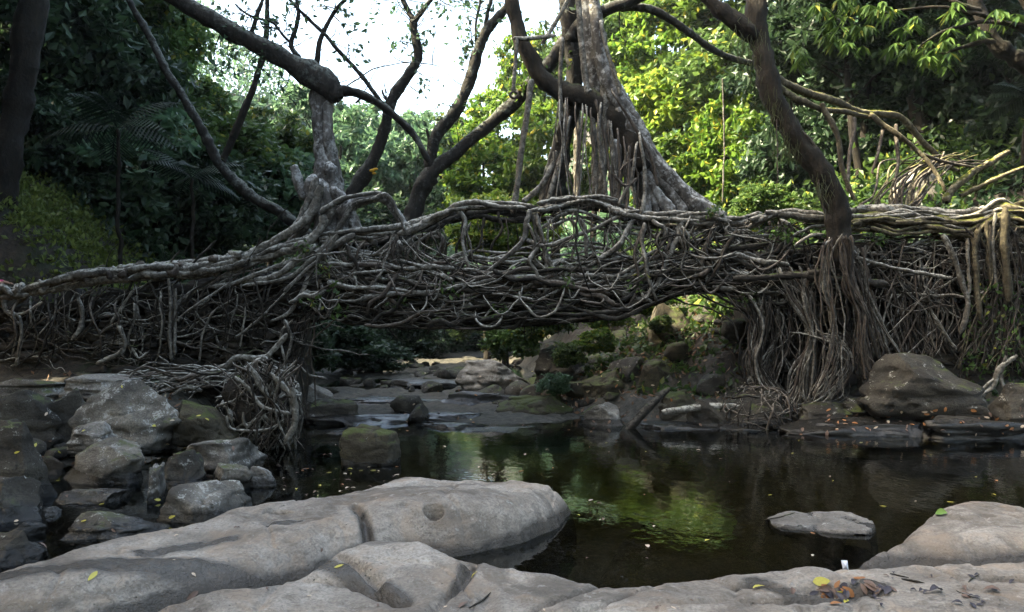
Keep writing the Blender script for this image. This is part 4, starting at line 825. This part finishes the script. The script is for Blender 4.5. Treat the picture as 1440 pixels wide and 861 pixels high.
def forest_tree(px, py, Y, rpx, rpy, kind, label, group=None, name='forest_tree', base=None, cat='tree', trunkm='mossbark'):
    c = at(px, py, Y); rx = rpx/K*Y/2.0; rz = rpy/K*Y/2.0
    bx = c[0]+R.uniform(-.6, .6) if base is None else base; gzz = hz(bx, Y)
    e = empty(name, (bx, Y, gzz), label, cat, group)
    o = bpy.data.objects.new('crown', R.choice(CROWN[kind])); C.objects.link(o); o.parent = e
    o.location = Vector(c)-e.location; o.scale = (rx, (rx+rz)/2, rz); o.rotation_euler = (0, 0, R.uniform(0, 6.28))
    if c[2]-gzz > .8 and cat == 'tree':
        m_ = MB(); r = R.uniform(.09, .16)*min(2, max(.6, rz)); b_ = np.array([bx, Y, gzz-.2]); top = c+np.array([0, 0, rz*.8])
        md = (b_+top)/2+np.array([R.uniform(-.4, .4), R.uniform(-.3, .3), 0]); tube(m_, [b_, md, top], [r*1.3, r, r*.4], 8, wob=.1, wf=.6)
        m_.build('trunk', M[trunkm], e)
        for k in range(3):
            s_ = md*(1-k*.25)+top*(k*.25); d = np.array([R.uniform(-1, 1)*rx*1.6, R.uniform(-1, 1)*rx*1.4, R.uniform(.3, 1)*rz*1.3]); m_ = MB()
            tube(m_, [s_, s_+d*.5+np.array([0, 0, .15]), s_+d], [r*.5, r*.35, r*.12], 6, wob=.1, wf=.8); m_.build('branch', M[trunkm], e)
    return e
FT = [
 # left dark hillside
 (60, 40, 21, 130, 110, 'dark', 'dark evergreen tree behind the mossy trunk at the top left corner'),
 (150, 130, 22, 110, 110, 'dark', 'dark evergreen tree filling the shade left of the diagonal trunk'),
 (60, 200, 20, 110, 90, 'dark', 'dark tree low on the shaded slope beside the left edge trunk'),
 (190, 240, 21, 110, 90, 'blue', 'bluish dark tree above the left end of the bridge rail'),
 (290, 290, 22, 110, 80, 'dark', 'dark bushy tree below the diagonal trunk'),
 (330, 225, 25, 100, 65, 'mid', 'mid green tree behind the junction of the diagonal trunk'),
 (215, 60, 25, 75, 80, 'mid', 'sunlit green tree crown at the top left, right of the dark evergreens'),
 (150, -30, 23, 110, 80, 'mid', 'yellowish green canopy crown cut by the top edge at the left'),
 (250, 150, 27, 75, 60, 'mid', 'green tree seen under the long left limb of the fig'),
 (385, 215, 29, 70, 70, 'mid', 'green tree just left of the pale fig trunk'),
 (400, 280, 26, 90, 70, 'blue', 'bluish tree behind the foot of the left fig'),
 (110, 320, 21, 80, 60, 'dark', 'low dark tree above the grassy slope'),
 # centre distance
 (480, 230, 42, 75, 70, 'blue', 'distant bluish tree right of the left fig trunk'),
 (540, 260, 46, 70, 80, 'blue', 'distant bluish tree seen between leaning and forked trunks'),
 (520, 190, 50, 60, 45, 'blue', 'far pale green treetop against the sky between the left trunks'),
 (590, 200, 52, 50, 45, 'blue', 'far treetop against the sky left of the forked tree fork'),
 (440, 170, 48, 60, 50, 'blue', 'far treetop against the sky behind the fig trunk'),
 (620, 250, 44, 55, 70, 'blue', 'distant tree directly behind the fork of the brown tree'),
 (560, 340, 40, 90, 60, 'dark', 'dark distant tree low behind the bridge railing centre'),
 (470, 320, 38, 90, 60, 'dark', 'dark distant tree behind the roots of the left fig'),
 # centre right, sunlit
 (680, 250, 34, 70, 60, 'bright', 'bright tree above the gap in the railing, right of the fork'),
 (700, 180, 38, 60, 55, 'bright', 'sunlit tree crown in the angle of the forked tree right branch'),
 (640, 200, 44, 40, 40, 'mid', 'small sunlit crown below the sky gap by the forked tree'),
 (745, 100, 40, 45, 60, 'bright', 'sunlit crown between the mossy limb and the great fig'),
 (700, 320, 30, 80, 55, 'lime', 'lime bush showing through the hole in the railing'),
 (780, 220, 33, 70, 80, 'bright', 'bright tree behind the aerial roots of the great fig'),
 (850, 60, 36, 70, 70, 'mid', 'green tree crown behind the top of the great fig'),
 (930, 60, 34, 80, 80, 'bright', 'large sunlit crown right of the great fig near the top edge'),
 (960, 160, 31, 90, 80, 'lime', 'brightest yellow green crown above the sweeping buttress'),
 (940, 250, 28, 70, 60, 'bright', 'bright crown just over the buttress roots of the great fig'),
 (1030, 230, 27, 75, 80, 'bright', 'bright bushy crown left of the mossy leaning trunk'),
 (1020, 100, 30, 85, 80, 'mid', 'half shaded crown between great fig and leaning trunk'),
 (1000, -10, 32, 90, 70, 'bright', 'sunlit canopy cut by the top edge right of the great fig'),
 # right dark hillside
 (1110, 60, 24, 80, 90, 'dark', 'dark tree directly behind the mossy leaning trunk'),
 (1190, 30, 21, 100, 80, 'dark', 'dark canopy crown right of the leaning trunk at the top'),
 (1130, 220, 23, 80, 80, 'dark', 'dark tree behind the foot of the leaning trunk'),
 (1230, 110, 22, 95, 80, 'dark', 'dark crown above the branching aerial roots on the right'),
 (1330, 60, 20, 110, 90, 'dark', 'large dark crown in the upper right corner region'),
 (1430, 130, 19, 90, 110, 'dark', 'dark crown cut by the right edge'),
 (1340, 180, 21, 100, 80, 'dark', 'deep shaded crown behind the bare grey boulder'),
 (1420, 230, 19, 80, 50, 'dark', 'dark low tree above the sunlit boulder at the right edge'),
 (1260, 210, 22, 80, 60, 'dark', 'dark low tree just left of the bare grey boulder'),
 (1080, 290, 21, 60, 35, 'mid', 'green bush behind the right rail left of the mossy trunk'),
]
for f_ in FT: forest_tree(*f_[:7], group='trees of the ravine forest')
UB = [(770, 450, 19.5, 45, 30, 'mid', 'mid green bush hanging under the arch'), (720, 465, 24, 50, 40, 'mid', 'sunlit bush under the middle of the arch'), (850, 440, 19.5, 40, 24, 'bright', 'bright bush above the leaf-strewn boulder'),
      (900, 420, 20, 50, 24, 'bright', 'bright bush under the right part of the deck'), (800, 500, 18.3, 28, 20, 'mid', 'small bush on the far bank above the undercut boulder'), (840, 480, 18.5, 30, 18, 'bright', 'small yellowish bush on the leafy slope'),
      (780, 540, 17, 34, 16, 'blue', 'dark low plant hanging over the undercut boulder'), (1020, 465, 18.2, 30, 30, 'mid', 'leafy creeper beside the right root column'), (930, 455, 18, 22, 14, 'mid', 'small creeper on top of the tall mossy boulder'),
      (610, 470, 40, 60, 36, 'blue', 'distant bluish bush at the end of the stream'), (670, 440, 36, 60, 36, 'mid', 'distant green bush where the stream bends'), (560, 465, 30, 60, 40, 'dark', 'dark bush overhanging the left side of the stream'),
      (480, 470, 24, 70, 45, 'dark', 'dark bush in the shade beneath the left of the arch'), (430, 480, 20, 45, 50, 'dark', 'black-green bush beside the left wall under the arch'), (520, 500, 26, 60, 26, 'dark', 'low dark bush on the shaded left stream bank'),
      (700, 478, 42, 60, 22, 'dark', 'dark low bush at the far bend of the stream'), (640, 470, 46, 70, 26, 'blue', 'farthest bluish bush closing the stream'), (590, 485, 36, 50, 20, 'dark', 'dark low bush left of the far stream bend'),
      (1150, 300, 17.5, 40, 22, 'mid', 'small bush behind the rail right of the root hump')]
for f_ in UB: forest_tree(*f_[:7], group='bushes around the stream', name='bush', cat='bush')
# unseen trees added around the view to block sun and sky light
for x, y, zc, r in [(-11, -1, 11, 4.2), (-12, 5, 12, 4.4), (-10.5, 10, 12.5, 3.8), (-16, 2, 13, 4.5), (-15.5, 9, 14, 4.5), (-13.5, 14.5, 13.5, 3.2), (-10, -7, 12, 4.5), (-17, 15, 13, 4), (-5, -10, 8, 4), (1, -11, 8, 4.3), (7, -10, 8, 4.2), (13, -5, 9, 4.2), (15, 1, 10, 4), (15, 7, 11, 4), (-9.5, 4, 9, 3.6), (-12, 12, 9.5, 3.4), (-14.5, 21, 16, 3), (-17, 25.5, 18.5, 3.4), (-13, 29.5, 19, 2.8), (-12.5, 17.5, 13, 2.4), (-11, 0, 17, 3.6), (-13, 8, 18, 3.6), (-10.5, 11.5, 17.2, 2.9)]:
    e = empty('shade_tree', (x, y, hz(x, y)), 'unseen tree added out of frame to shade the ravine', 'tree', 'added trees shading the ravine')
    o = bpy.data.objects.new('crown', R.choice(CROWN['dark'])); C.objects.link(o); o.parent = e; o.location = (0, 0, zc-e.location.z); o.scale = (r/2, r/2, r/2*1.1); o.rotation_euler = (0, 0, R.uniform(0, 6))
    m_ = MB(); tube(m_, [(x, y, e.location.z-.3), (x+.3, y, zc*.5), (x, y, zc+1)], [.4, .3, .1], 10, wob=.2, wf=.4); m_.build('trunk', M['mossbark'], e)

for k, (cx_, cy_, cz_, cr_) in enumerate(((5.2, 16.5, 13.0, 3.0), (8.4, 20.5, 14.8, 3.3), (9.8, 15.6, 12.6, 2.8), (11.5, 24, 17.5, 3.4))):  # crowns added above the frame to keep sun off the right bank
    par = T4 if k == 0 else empty('added_shade_canopy', (cx_+2, cy_, hz(cx_+2, cy_)), 'unseen tree added above the frame to shade the right bank', 'tree', 'added crowns shading the right bank')
    o = bpy.data.objects.new('crown', CROWN['dark'][k % 2]); C.objects.link(o); o.parent = par; o.location = Vector((cx_, cy_, cz_))-par.location; o.scale = (cr_/2,)*3
    if k: m_ = MB(); tube(m_, [(cx_+2, cy_, par.location.z-.3), (cx_+1.5, cy_, cz_*.6), (cx_, cy_, cz_+1)], [.3, .22, .08], 10, wob=.15, wf=.5); m_.build('trunk', M['mossbark'], par)
# left background trunks
e = empty('edge_trunk', at(10, 330, 16.6), 'grey mossy trunk standing along the left edge of the picture', 'tree')
tree_part(e, 'trunk', [(2, 345), (8, 280), (15, 200), (28, 130), (42, 60), (50, -20)], [20, 18, 17, 18, 20, 20], 'mossbark', 16.6, 14, .1, .6, .2)
e = empty('diagonal_tree', at(400, 310, 18), 'lichened slender trunk leaning diagonally up left behind the rail', 'tree')
tree_part(e, 'trunk', [(440, 340), (408, 312), (380, 292), (340, 262), (305, 222), (282, 180), (258, 138), (232, 100), (208, 60), (185, 10), (175, -20)], [9, 9, 9, 9, 8, 7, 6.5, 6, 5.5, 5, 5], 'dark', 18, 10, .1, .8, .2)
tree_part(e, 'branch', [(312, 228), (328, 192), (345, 150), (362, 108), (372, 60), (376, -10)], [5, 5, 5, 4, 4, 3], 'mossbark', 18, 8, .06, .8)

# palms / large fronds
def palm(px, py, Y, L, n, label, kind='palm', nl=17):
    c = at(px, py, Y); e = empty('palm', (c[0], c[1], hz(c[0], c[1])), label, 'palm')
    if c[2]-e.location.z > .3:
        m_ = MB(); tube(m_, [(c[0], c[1]+.1, e.location.z-.2), tuple(c)], [.05, .035], 8, wob=.08); m_.build('trunk', M['mossbark'], e)
    for k in range(n):
        az = k/n*6.283+R.uniform(-.3, .3); el = R.uniform(.2, 1.1); m_ = MB(); p_ = c.copy(); d = np.array([math.cos(az)*math.cos(el), math.sin(az)*math.cos(el), math.sin(el)]); pts = [p_.copy()]
        for i in range(nl): d = d+np.array([0, 0, -.075]); d /= np.linalg.norm(d); p_ = p_+d*L/nl; pts.append(p_.copy())
        sd_ = np.cross(d, (0, 0, 1)); sd_ /= np.linalg.norm(sd_)+1e-9
        for i in range(2, nl):
            for s_ in (-1, 1):
                l_ = L*.3*math.sin(math.pi*(i/nl)**.7)+.05; q0 = pts[i]; tipp = q0+sd_*s_*l_+d*l_*.5-np.array([0, 0, l_*.35]); wv = (pts[i]-pts[i-1]); wv = wv/np.linalg.norm(wv)*.022
                m_.add(np.array([q0-wv, q0+wv, (q0+tipp)/2+wv, tipp, (q0+tipp)/2-wv]), [(0, 1, 2, 4)], [(4, 2, 3)], a=np.full(5, R.random()))
        tube(m_, pts[::4], [.012]*len(pts[::4]), 4, bump=0); m_.build('frond', LM[kind], e, smooth=False)
palm(165, 180, 17.5, 1.6, 9, 'bluish palm with drooping fronds in the dark left of the diagonal trunk'); 
palm(270, 250, 19, 1.3, 8, 'small palm below the diagonal trunk'); palm(1445, 135, 16.8, .9, 9, 'feathery palm frond cluster cut by the right edge')

# near overhanging leafy sprays upper right
e = empty('overhanging_tree', at(1470, 300, 13), 'tree leaning in at the top right with drooping glossy compound leaves', 'tree')
tree_part(e, 'trunk', [(1500, 420), (1495, 300), (1490, 150), (1475, 60), (1430, -20)], [10, 9, 8, 7, 6], 'mossbark', 13, 10, .05)
tree_part(e, 'trunk', [(1490, 120), (1440, 90), (1405, 65), (1380, 20), (1365, -20)], [12, 12, 10, 9, 8], 'mossbark', 13, 10, .05)
for P in ([(1480, 60), (1380, 20), (1300, 12), (1210, 20)], [(1470, 50), (1400, 35), (1330, 45), (1290, 70)], [(1380, 15), (1300, -5), (1200, -12)], [(1400, 60), (1350, 60), (1320, 75)]):
    tree_part(e, 'branch', P, np.linspace(4, 1.2, len(P)), 'mossbark', 12.6, 6, .1)
m_ = MB()
def spray(m_, c, n, L, wd, down=.9):
    for k in range(n):
        az = R.uniform(0, 6.283); d = np.array([math.cos(az)*.8, math.sin(az)*.8, -down*R.uniform(.2, 1.1)]); d /= np.linalg.norm(d); l_ = L*R.uniform(.7, 1.2); s_ = np.cross(d, (0, 0, 1)); s_ /= np.linalg.norm(s_)
        a_ = c; b_ = c+d*l_*.45+s_*wd; b2 = c+d*l_*.45-s_*wd; t_ = c+d*l_-np.array([0, 0, l_*.25])
        m_.add(np.array([a_, b_, t_, b2]), [(0, 1, 2, 3)], a=np.full(4, R.random()))
for (px, py, s_) in [(1205, 12, 20), (1172, 32, 20), (1160, 55, 18), (1195, 70, 18), (1130, 80, 20), (1285, 35, 22), (1300, 75, 22), (1275, 72, 18), (1350, 15, 20), (1320, 78, 22), (1340, 62, 20), (1405, 20, 18), (1310, 92, 18), (1250, 15, 18), (1375, 50, 16), (1430, 30, 16), (1180, 5, 18), (1215, 45, 16), (1150, 10, 16)]:
    for j in range(5): spray(m_, at(px+R.gauss(0, s_*.6), py+R.gauss(0, s_*.3)-6, 12.6+R.uniform(-.4, .4)), 8, .22, .032)
m_.build('leaves', LM['mid'], e, smooth=False)

# undergrowth on the hillsides (uncountable)
def undergrowth(n, xr, yr, mat, size, name, label, test=None, zoff=.35, droop=.3):
    x = RS.uniform(*xr, n); y = RS.uniform(*yr, n)
    if test is not None: k = test(x, y); x, y = x[k], y[k]
    d = vn(np.stack([x, y, x*0], -1), .9, 5); k = RS.uniform(0, 1, len(x)) < .55+.45*d; x, y = x[k], y[k]
    z = hgt(x, y)+np.abs(RS.normal(size=len(x)))*zoff; m_ = MB(); leaves_mb(m_, np.stack([x, y, z], -1), size, droop); return tag(m_.build(name, LM[mat], smooth=False), label, None, None, 'stuff')
lsh = lambda y: np.interp(y, [12, 15, 20, 30, 45, 60], [-3.7, -5.0, -6.2, -6.5, -5.5, -5])
rsh = lambda y: np.interp(y, [13.6, 15, 18, 24, 32, 45, 60], [4.2, 2.6, .6, 1.0, 0.0, -.8, -1])
undergrowth(120000, (-20, -5), (16.2, 34), 'dark', .13, 'undergrowth', 'dark undergrowth covering the left slope', lambda x, y: (x < lsh(y)-.3) & ((y > 19) | (x > -7.5)), .5)
undergrowth(110000, (1, 20), (17, 36), 'mid', .13, 'undergrowth', 'green undergrowth covering the right slope', lambda x, y: (x > rsh(y)+3.6), .5)
undergrowth(60000, (5.2, 18), (16.1, 24), 'dark', .11, 'undergrowth', 'dark undergrowth behind the right end of the bridge', lambda x, y: (x > rsh(y)+3.2), .3)
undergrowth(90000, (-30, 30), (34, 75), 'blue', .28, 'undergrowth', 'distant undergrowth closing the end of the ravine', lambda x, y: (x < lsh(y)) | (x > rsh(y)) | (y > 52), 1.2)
undergrowth(9000, (0.5, 6), (15.6, 22), 'mid', .09, 'creeping_plants', 'low creeping plants on the far bank rocks', lambda x, y: (x > rsh(y)+1.0) & (x/y*K+CX < 1080), .1)
undergrowth(12000, (0, 9), (15.5, 24), 'litter', .07, 'leaf_litter', 'brown fallen leaf litter on the far bank slope', lambda x, y: (x > rsh(y)-.2), .03)
undergrowth(2500, (-11, -4), (8, 15), 'litter', .06, 'leaf_litter', 'dry fallen leaf litter among the left boulders', lambda x, y: x < -4, .03)
undergrowth(26000, (-14, -7.6), (15.8, 19.5), 'grass', .07, 'grass', 'grass on the slope at the left above the bridge end', None, .12, -.8)
undergrowth(900, (8.2, 12), (14.4, 15.6), 'mid', .08, 'ground_cover', 'small plants at the base of the right wall', None, .2)
m_ = MB()
P = np.array([at(R.uniform(1355, 1450), R.uniform(395, 520), R.uniform(14.7, 15.2)) for _ in range(380)]); leaves_mb(m_, P, .06, .3); tag(m_.build('creeper', LM['mid'], smooth=False), 'small leafy creeper on the sunlit wall at the right edge', 'creeper')
m_ = MB()
for cx_, cy_ in [(455, 380), (440, 425), (475, 405), (620, 400), (635, 407), (560, 425), (475, 440), (700, 435), (895, 400), (800, 395), (1000, 300), (1008, 290), (430, 350), (1095, 330), (1110, 335), (1240, 335), (1050, 420)]:
    P = at(cx_, cy_, 14.95)+RS.normal(size=(26, 3))*.08; leaves_mb(m_, P, .06, .2)
m_.build('epiphyte', LM['mid'], BR, smooth=False)['kind'] = 'stuff'

for P, Y, r_, lb in (([(1016, 110), (1018, 200), (1016, 285)], 20, 1.2, 'long thin vine hanging against the bright foliage right of the great fig'), ([(590, 330), (588, 360), (592, 400)], 15.0, 1.5, 'short vine hanging on the railing below the forked tree')):
    m_ = MB(); tube(m_, [at(a_, b_, Y) for a_, b_ in P], r_*Y/K, 5, wob=.03); tag(m_.build('vine', M['root']), lb, 'vine')
# driftwood log
def log(P, r, Y, label, mat='boulder'):
    m_ = MB(); Q = [at(*p_) for p_ in P]; tube(m_, Q, r, 10, wob=.02, bump=.2); return tag(m_.build('driftwood_log', M[mat]), label, 'log')
log([(882, 606, 14.5), (905, 580, 14.6), (925, 560, 14.8), (942, 545, 15.0)], [.085, .075, .065, .05], 15, 'short weathered log propped against the far bank boulders', 'rootd')
log([(930, 580, 14.7), (1000, 572, 14.9), (1060, 575, 15)], [.06, .07, .06], 15, 'pale horizontal log lying beside the propped log', 'root')

# ------------------------------------------------------------------ fallen leaves, twigs
bpy.context.view_layer.update(); dg = bpy.context.evaluated_depsgraph_get()
def hit(px, py):
    d = Vector(((px-CX)/K, 1, (HY-py)/K)).normalized(); ok, loc, nor, idx, ob, mt = S.ray_cast(dg, Vector((0, 0, EYE)), d); return (loc, nor, ob) if ok else (None, None, None)
def leaf_mesh(mat, seed, curl):
    rs = random.Random(seed); n = 9; v = []; q_ = []
    for i in range(n):
        t_ = i/(n-1); w_ = .28*math.sin(math.pi*t_**.8)**.8 if 0 < t_ < 1 else .006; z = curl*math.sin(t_*3)*.25+.02
        v += [(t_-.5, -w_, z+curl*.25*w_*3+rs.uniform(-.02, .02)), (t_-.5, 0, z), (t_-.5, w_, z+curl*.25*w_*3+rs.uniform(-.02, .02))]
        if i: b_ = (i-1)*3; q_ += [(b_, b_+3, b_+4, b_+1), (b_+1, b_+4, b_+5, b_+2)]
    m_ = MB(); m_.add(v, q_, a=np.full(len(v), .4)); me = m_.mesh('fallen_leaf', mat); return me
LC = {'yellow': [leaf_mesh(plain('yellow_leaf', (.42, .36, .05), .5, .3), k, .3*k) for k in range(2)], 'brown': [leaf_mesh(plain('brown_leaf', (.13, .075, .05), .6, .4), k+5, .25+.3*k) for k in range(2)],
      'pale': [leaf_mesh(plain('pale_leaf', (.55, .42, .30), .6, .2), k+9, .3*k) for k in range(2)], 'dark': [leaf_mesh(plain('black_leaf', (.035, .025, .03), .5, .4), k+13, .3+.4*k) for k in range(2)],
      'orange': [leaf_mesh(plain('orange_leaf', (.30, .12, .035), .6, .35), k+17, .3*k) for k in range(2)], 'green': [leaf_mesh(plain('green_leaf', (.12, .22, .03), .5, .2), k+19, .3) for k in range(2)]}
def leaf_at(px, py, size, col, label, group=None, rz=None, lift=.004):
    loc, nor, ob = hit(px, py)
    if loc is None or ob.name.startswith('fallen_leaf'): return
    o = bpy.data.objects.new('fallen_leaf', R.choice(LC[col])); C.objects.link(o); o.location = loc+nor*lift
    q_ = nor.to_track_quat('Z', 'Y'); rz = R.uniform(0, 6.28) if rz is None else rz; o.rotation_mode = 'QUATERNION'
    from mathutils import Quaternion
    o.rotation_quaternion = q_ @ Quaternion((0, 0, 1), rz); o.scale = (size, size*R.uniform(.6, 1), size); return tag(o, label, 'leaf', group)
leaf_at(1325, 722, .13, 'green', 'green leaf lying on the top edge of the grey slab', rz=.2)
leaf_at(130, 811, .09, 'yellow', 'yellow leaf on the wet band of the long slab')
leaf_at(270, 838, .09, 'brown', 'brown curled leaf at the left of the foreground rock')
leaf_at(1067, 827, .07, 'yellow', 'yellow leaf standing in the small hollow left of the leaf-filled one')
leaf_at(1155, 818, .10, 'yellow', 'long yellow leaf along the top of the leaf-filled hollow', rz=.1)
leaf_at(1190, 847, .06, 'yellow', 'bright yellow leaf at the bottom of the leaf-filled hollow')
leaf_at(1180, 835, .07, 'yellow', 'small yellow leaf in the middle of the leaf-filled hollow')
leaf_at(477, 797, .06, 'yellow', 'yellow green leaf in the shallow dish left of centre')
leaf_at(652, 852, .08, 'brown', 'reddish curled leaf at the bottom centre of the foreground rock')
leaf_at(668, 809, .05, 'yellow', 'tiny yellow leaf in the pothole of the foreground rock')
leaf_at(60, 768, .08, 'brown', 'dead brown leaf between the small boulders at the left')
leaf_at(1395, 832, .09, 'brown', 'curled tan leaf with a stalk at the right of the foreground rock')
for i in range(26): leaf_at(R.gauss(1180, 42), R.gauss(832, 9), R.uniform(.05, .1), R.choice(['brown', 'brown', 'dark', 'orange', 'dark']), 'dead wet leaf in the leaf-filled hollow of the foreground rock', 'dead leaves in the hollow')
for i in range(30): leaf_at(R.uniform(1220, 1440), R.uniform(805, 861), R.uniform(.025, .06), R.choice(['dark', 'dark', 'brown']), 'dark curled leaf scrap on the right of the foreground rock', 'leaf scraps on the foreground rock')
for i in range(16): leaf_at(R.uniform(130, 1000), R.uniform(770, 861), R.uniform(.02, .04), R.choice(['brown', 'pale', 'brown']), 'small dry leaf scrap on the smooth foreground slabs', 'dry leaf scraps on the slabs')
for i in range(26): leaf_at(R.uniform(20, 380), R.uniform(540, 760), R.uniform(.04, .08), R.choice(['brown', 'yellow', 'pale', 'yellow']), 'fallen leaf caught on the left boulder pile', 'leaves on the left boulders')
nf = 0
for i in range(170):
    px, py = (R.uniform(390, 1430), R.uniform(618, 790)) if i > 50 else (R.uniform(390, 560), R.uniform(655, 700))
    if R.random() < (py-618)/260: continue
    loc, nor, ob = hit(px, py)
    if ob is None or ob.name != 'water': continue
    leaf_at(px, py, R.uniform(.04, .085), R.choice(['yellow', 'pale', 'orange', 'pale', 'brown']), 'fallen leaf floating on the dark pool', 'leaves floating on the pool')
for i in range(60): leaf_at(R.uniform(1110, 1440), R.uniform(575, 612), R.uniform(.05, .11), R.choice(['orange', 'brown', 'pale', 'orange', 'brown']), 'orange brown leaf on the right shore shelf', 'leaves on the right shore shelf')
for i in range(50): leaf_at(R.uniform(560, 1000), R.uniform(520, 608), R.uniform(.05, .1), R.choice(['orange', 'brown', 'pale', 'yellow', 'brown']), 'fallen leaf on the rocks of the far shore', 'leaves on the far shore rocks')
def twig(P, r, label, group=None):
    Q = []
    for px, py in P:
        loc, nor, ob = hit(px, py)
        if loc is None: return
        Q.append(np.array(loc)+np.array([0, 0, r*1.2]))
    m_ = MB(); tube(m_, Q, r, 5, bump=.1); tag(m_.build('twig', M['rootd']), label, 'twig', group)
twig([(1252, 808), (1265, 811), (1278, 814)], .005, 'thin brown twig near the top edge of the foreground rock'); twig([(1268, 816), (1285, 819), (1300, 822)], .007, 'darker thicker twig just below the thin brown one')
twig([(1362, 820), (1368, 814), (1376, 810)], .005, 'short bent twig right of the darker twig'); twig([(1345, 832), (1358, 838), (1378, 844)], .004, 'long hairline twig beside the tan leaf')
twig([(1075, 732), (1098, 728), (1118, 722)], .006, 'twig sticking off the flat stone in the pool')
twig([(660, 857), (680, 845), (690, 835)], .006, 'dark twig beside the reddish curled leaf')
# scrap of litter: white and purple wrapper between slabs
loc, nor, ob = hit(1188, 806)
c = at(1188, 797, 5.75); e = empty('paper_scrap', tuple(c), 'folded white and purple paper scrap stuck at the tip of the grey slab', 'litter')
m_ = MB(); s_ = .045; m_.add(np.array([c+(-s_*.6, 0, s_*1.0), c+(s_*.5, .01, s_*.9), c+(s_*.6, .0, -s_*.6), c+(-s_*.4, -.01, -s_*.3), c+(0, -.02, .01)]), t=[(0, 3, 4), (0, 4, 1), (4, 3, 2), (4, 2, 1)]); m_.build('white_fold', plain('white_paper', (.85, .84, .88), .6, .05), e, smooth=False)
m_ = MB(); m_.add(np.array([c+(-s_*.4, -.012, -s_*.3), c+(s_*.6, -.002, -s_*.6), c+(s_*.4, .02, -s_*1.2), c+(-s_*.1, .02, -s_*1.3)]), [(0, 3, 2, 1)]); m_.build('purple_fold', plain('purple_paper', (.35, .02, .25), .6, .05), e, smooth=False)

# ------------------------------------------------------------------ person sitting at the left end (mostly out of frame)
def skin_body(name, joints, edges, radii, mat, parent, sub=2):
    me = bpy.data.meshes.new(name); me.from_pydata(joints, edges, []); o = bpy.data.objects.new(name, me); C.objects.link(o)
    md = o.modifiers.new('skin', 'SKIN'); me.skin_vertices or None
    for i, r in enumerate(radii): me.skin_vertices[0].data[i].radius = (r, r) if not isinstance(r, tuple) else r
    me.skin_vertices[0].data[0].use_root = True
    s_ = o.modifiers.new('sub', 'SUBSURF'); s_.levels = sub; s_.render_levels = sub
    dg_ = bpy.context.evaluated_depsgraph_get(); nm = bpy.data.meshes.new_from_object(o.evaluated_get(dg_)); o.modifiers.clear(); o.data = nm; nm.materials.clear(); nm.materials.append(mat)
    for p_ in nm.polygons: p_.use_smooth = True
    o.parent = parent; return o
try:
    pe = empty('person', (-10.0, 15.25, zpx(421)), 'person in pink top and dark trousers sitting at the left end of the bridge', 'person')
    skinm = plain('skin', (.30, .17, .11), .55, .08)
    J = [(0, 0, .12), (.02, 0, .30), (0, 0, .48), (-.02, 0, .60), (0, 0, .72), (.01, 0, .84), (0, .19, .52), (.16, .24, .34), (.44, .18, .33), (.53, .17, .31), (0, -.19, .52), (.18, -.24, .34), (.44, -.16, .35), (.55, -.16, .33),
         (.02, .10, .10), (.42, .14, .26), (.40, .14, -.12), (.52, .14, -.16), (.02, -.10, .10), (.44, -.14, .26), (.42, -.14, -.12), (.54, -.14, -.16)]
    E = [(0, 1), (1, 2), (2, 3), (3, 4), (4, 5), (2, 6), (6, 7), (7, 8), (8, 9), (2, 10), (10, 11), (11, 12), (12, 13), (0, 14), (14, 15), (15, 16), (16, 17), (0, 18), (18, 19), (19, 20), (20, 21)]
    rad = [.13, .12, .13, .055, .10, .085, .06, .045, .032, .03, .06, .045, .032, .03, .09, .065, .045, .035, .09, .065, .045, .035]
    skin_body('body', J, E, rad, skinm, pe)
    for hy, hx in ((.17, .53), (-.16, .55)):
        for k in range(5):
            m_ = MB(); o0 = np.array([-10.0+hx, 15.25+hy+(k-2)*.018, zpx(421)+.315]); l_ = [.05, .075, .082, .075, .06][k]
            tube(m_, [o0, o0+np.array([l_*.6, (k-2)*.004, -.005]), o0+np.array([l_, (k-2)*.004, -.03])], [.011, .010, .008], 8, bump=0); m_.build('finger', skinm, pe)
    skin_body('pink_top', [tuple(J[i]) for i in (0, 1, 2, 6, 7, 8, 10, 11, 12)], [(0, 1), (1, 2), (2, 3), (3, 4), (4, 5), (2, 6), (6, 7), (7, 8)], [.15, .14, .15, .078, .062, .05, .078, .062, .05], plain('pink_cloth', (.42, .05, .14), .8, .25), pe)
    skin_body('trousers', [tuple(J[i]) for i in (0, 14, 15, 16, 18, 19, 20)], [(0, 1), (1, 2), (2, 3), (0, 4), (4, 5), (5, 6)], [.15, .11, .085, .07, .11, .085, .07], plain('dark_cloth', (.012, .012, .02), .8, .2), pe)
    v, f = rock_mesh((-10.03, 15.25, zpx(421)+.79), (.115, .10, .13), 5, 3, .05, .05, 0); m_ = MB(); m_.add(v, t=f); m_.build('hair', plain('black_hair', (.01, .008, .008), .6), pe)
except Exception as ex:
    print('person failed', ex)

# ------------------------------------------------------------------ hazy air
HZ = dict(x=(-165, 165), y=(-62, 262), z=(-4, 48))
m_ = MB(); x0, x1 = HZ['x']; y0, y1 = HZ['y']; z0, z1 = HZ['z']
m_.add([(x0, y0, z0), (x1, y0, z0), (x1, y1, z0), (x0, y1, z0), (x0, y0, z1), (x1, y0, z1), (x1, y1, z1), (x0, y1, z1)], [(0, 3, 2, 1), (4, 5, 6, 7), (0, 1, 5, 4), (1, 2, 6, 5), (2, 3, 7, 6), (3, 0, 4, 7)])
t = NT('hazy_air'); pv = t.n('ShaderNodeVolumePrincipled'); pv.inputs['Color'].default_value = (.85, .93, 1, 1); pv.inputs['Density'].default_value = .00035; pv.inputs['Anisotropy'].default_value = .2
t.l(pv.outputs[0], t.out.inputs['Volume']); tag(m_.build('haze', t.m, smooth=False), 'thin haze filling the ravine', kind='stuff')
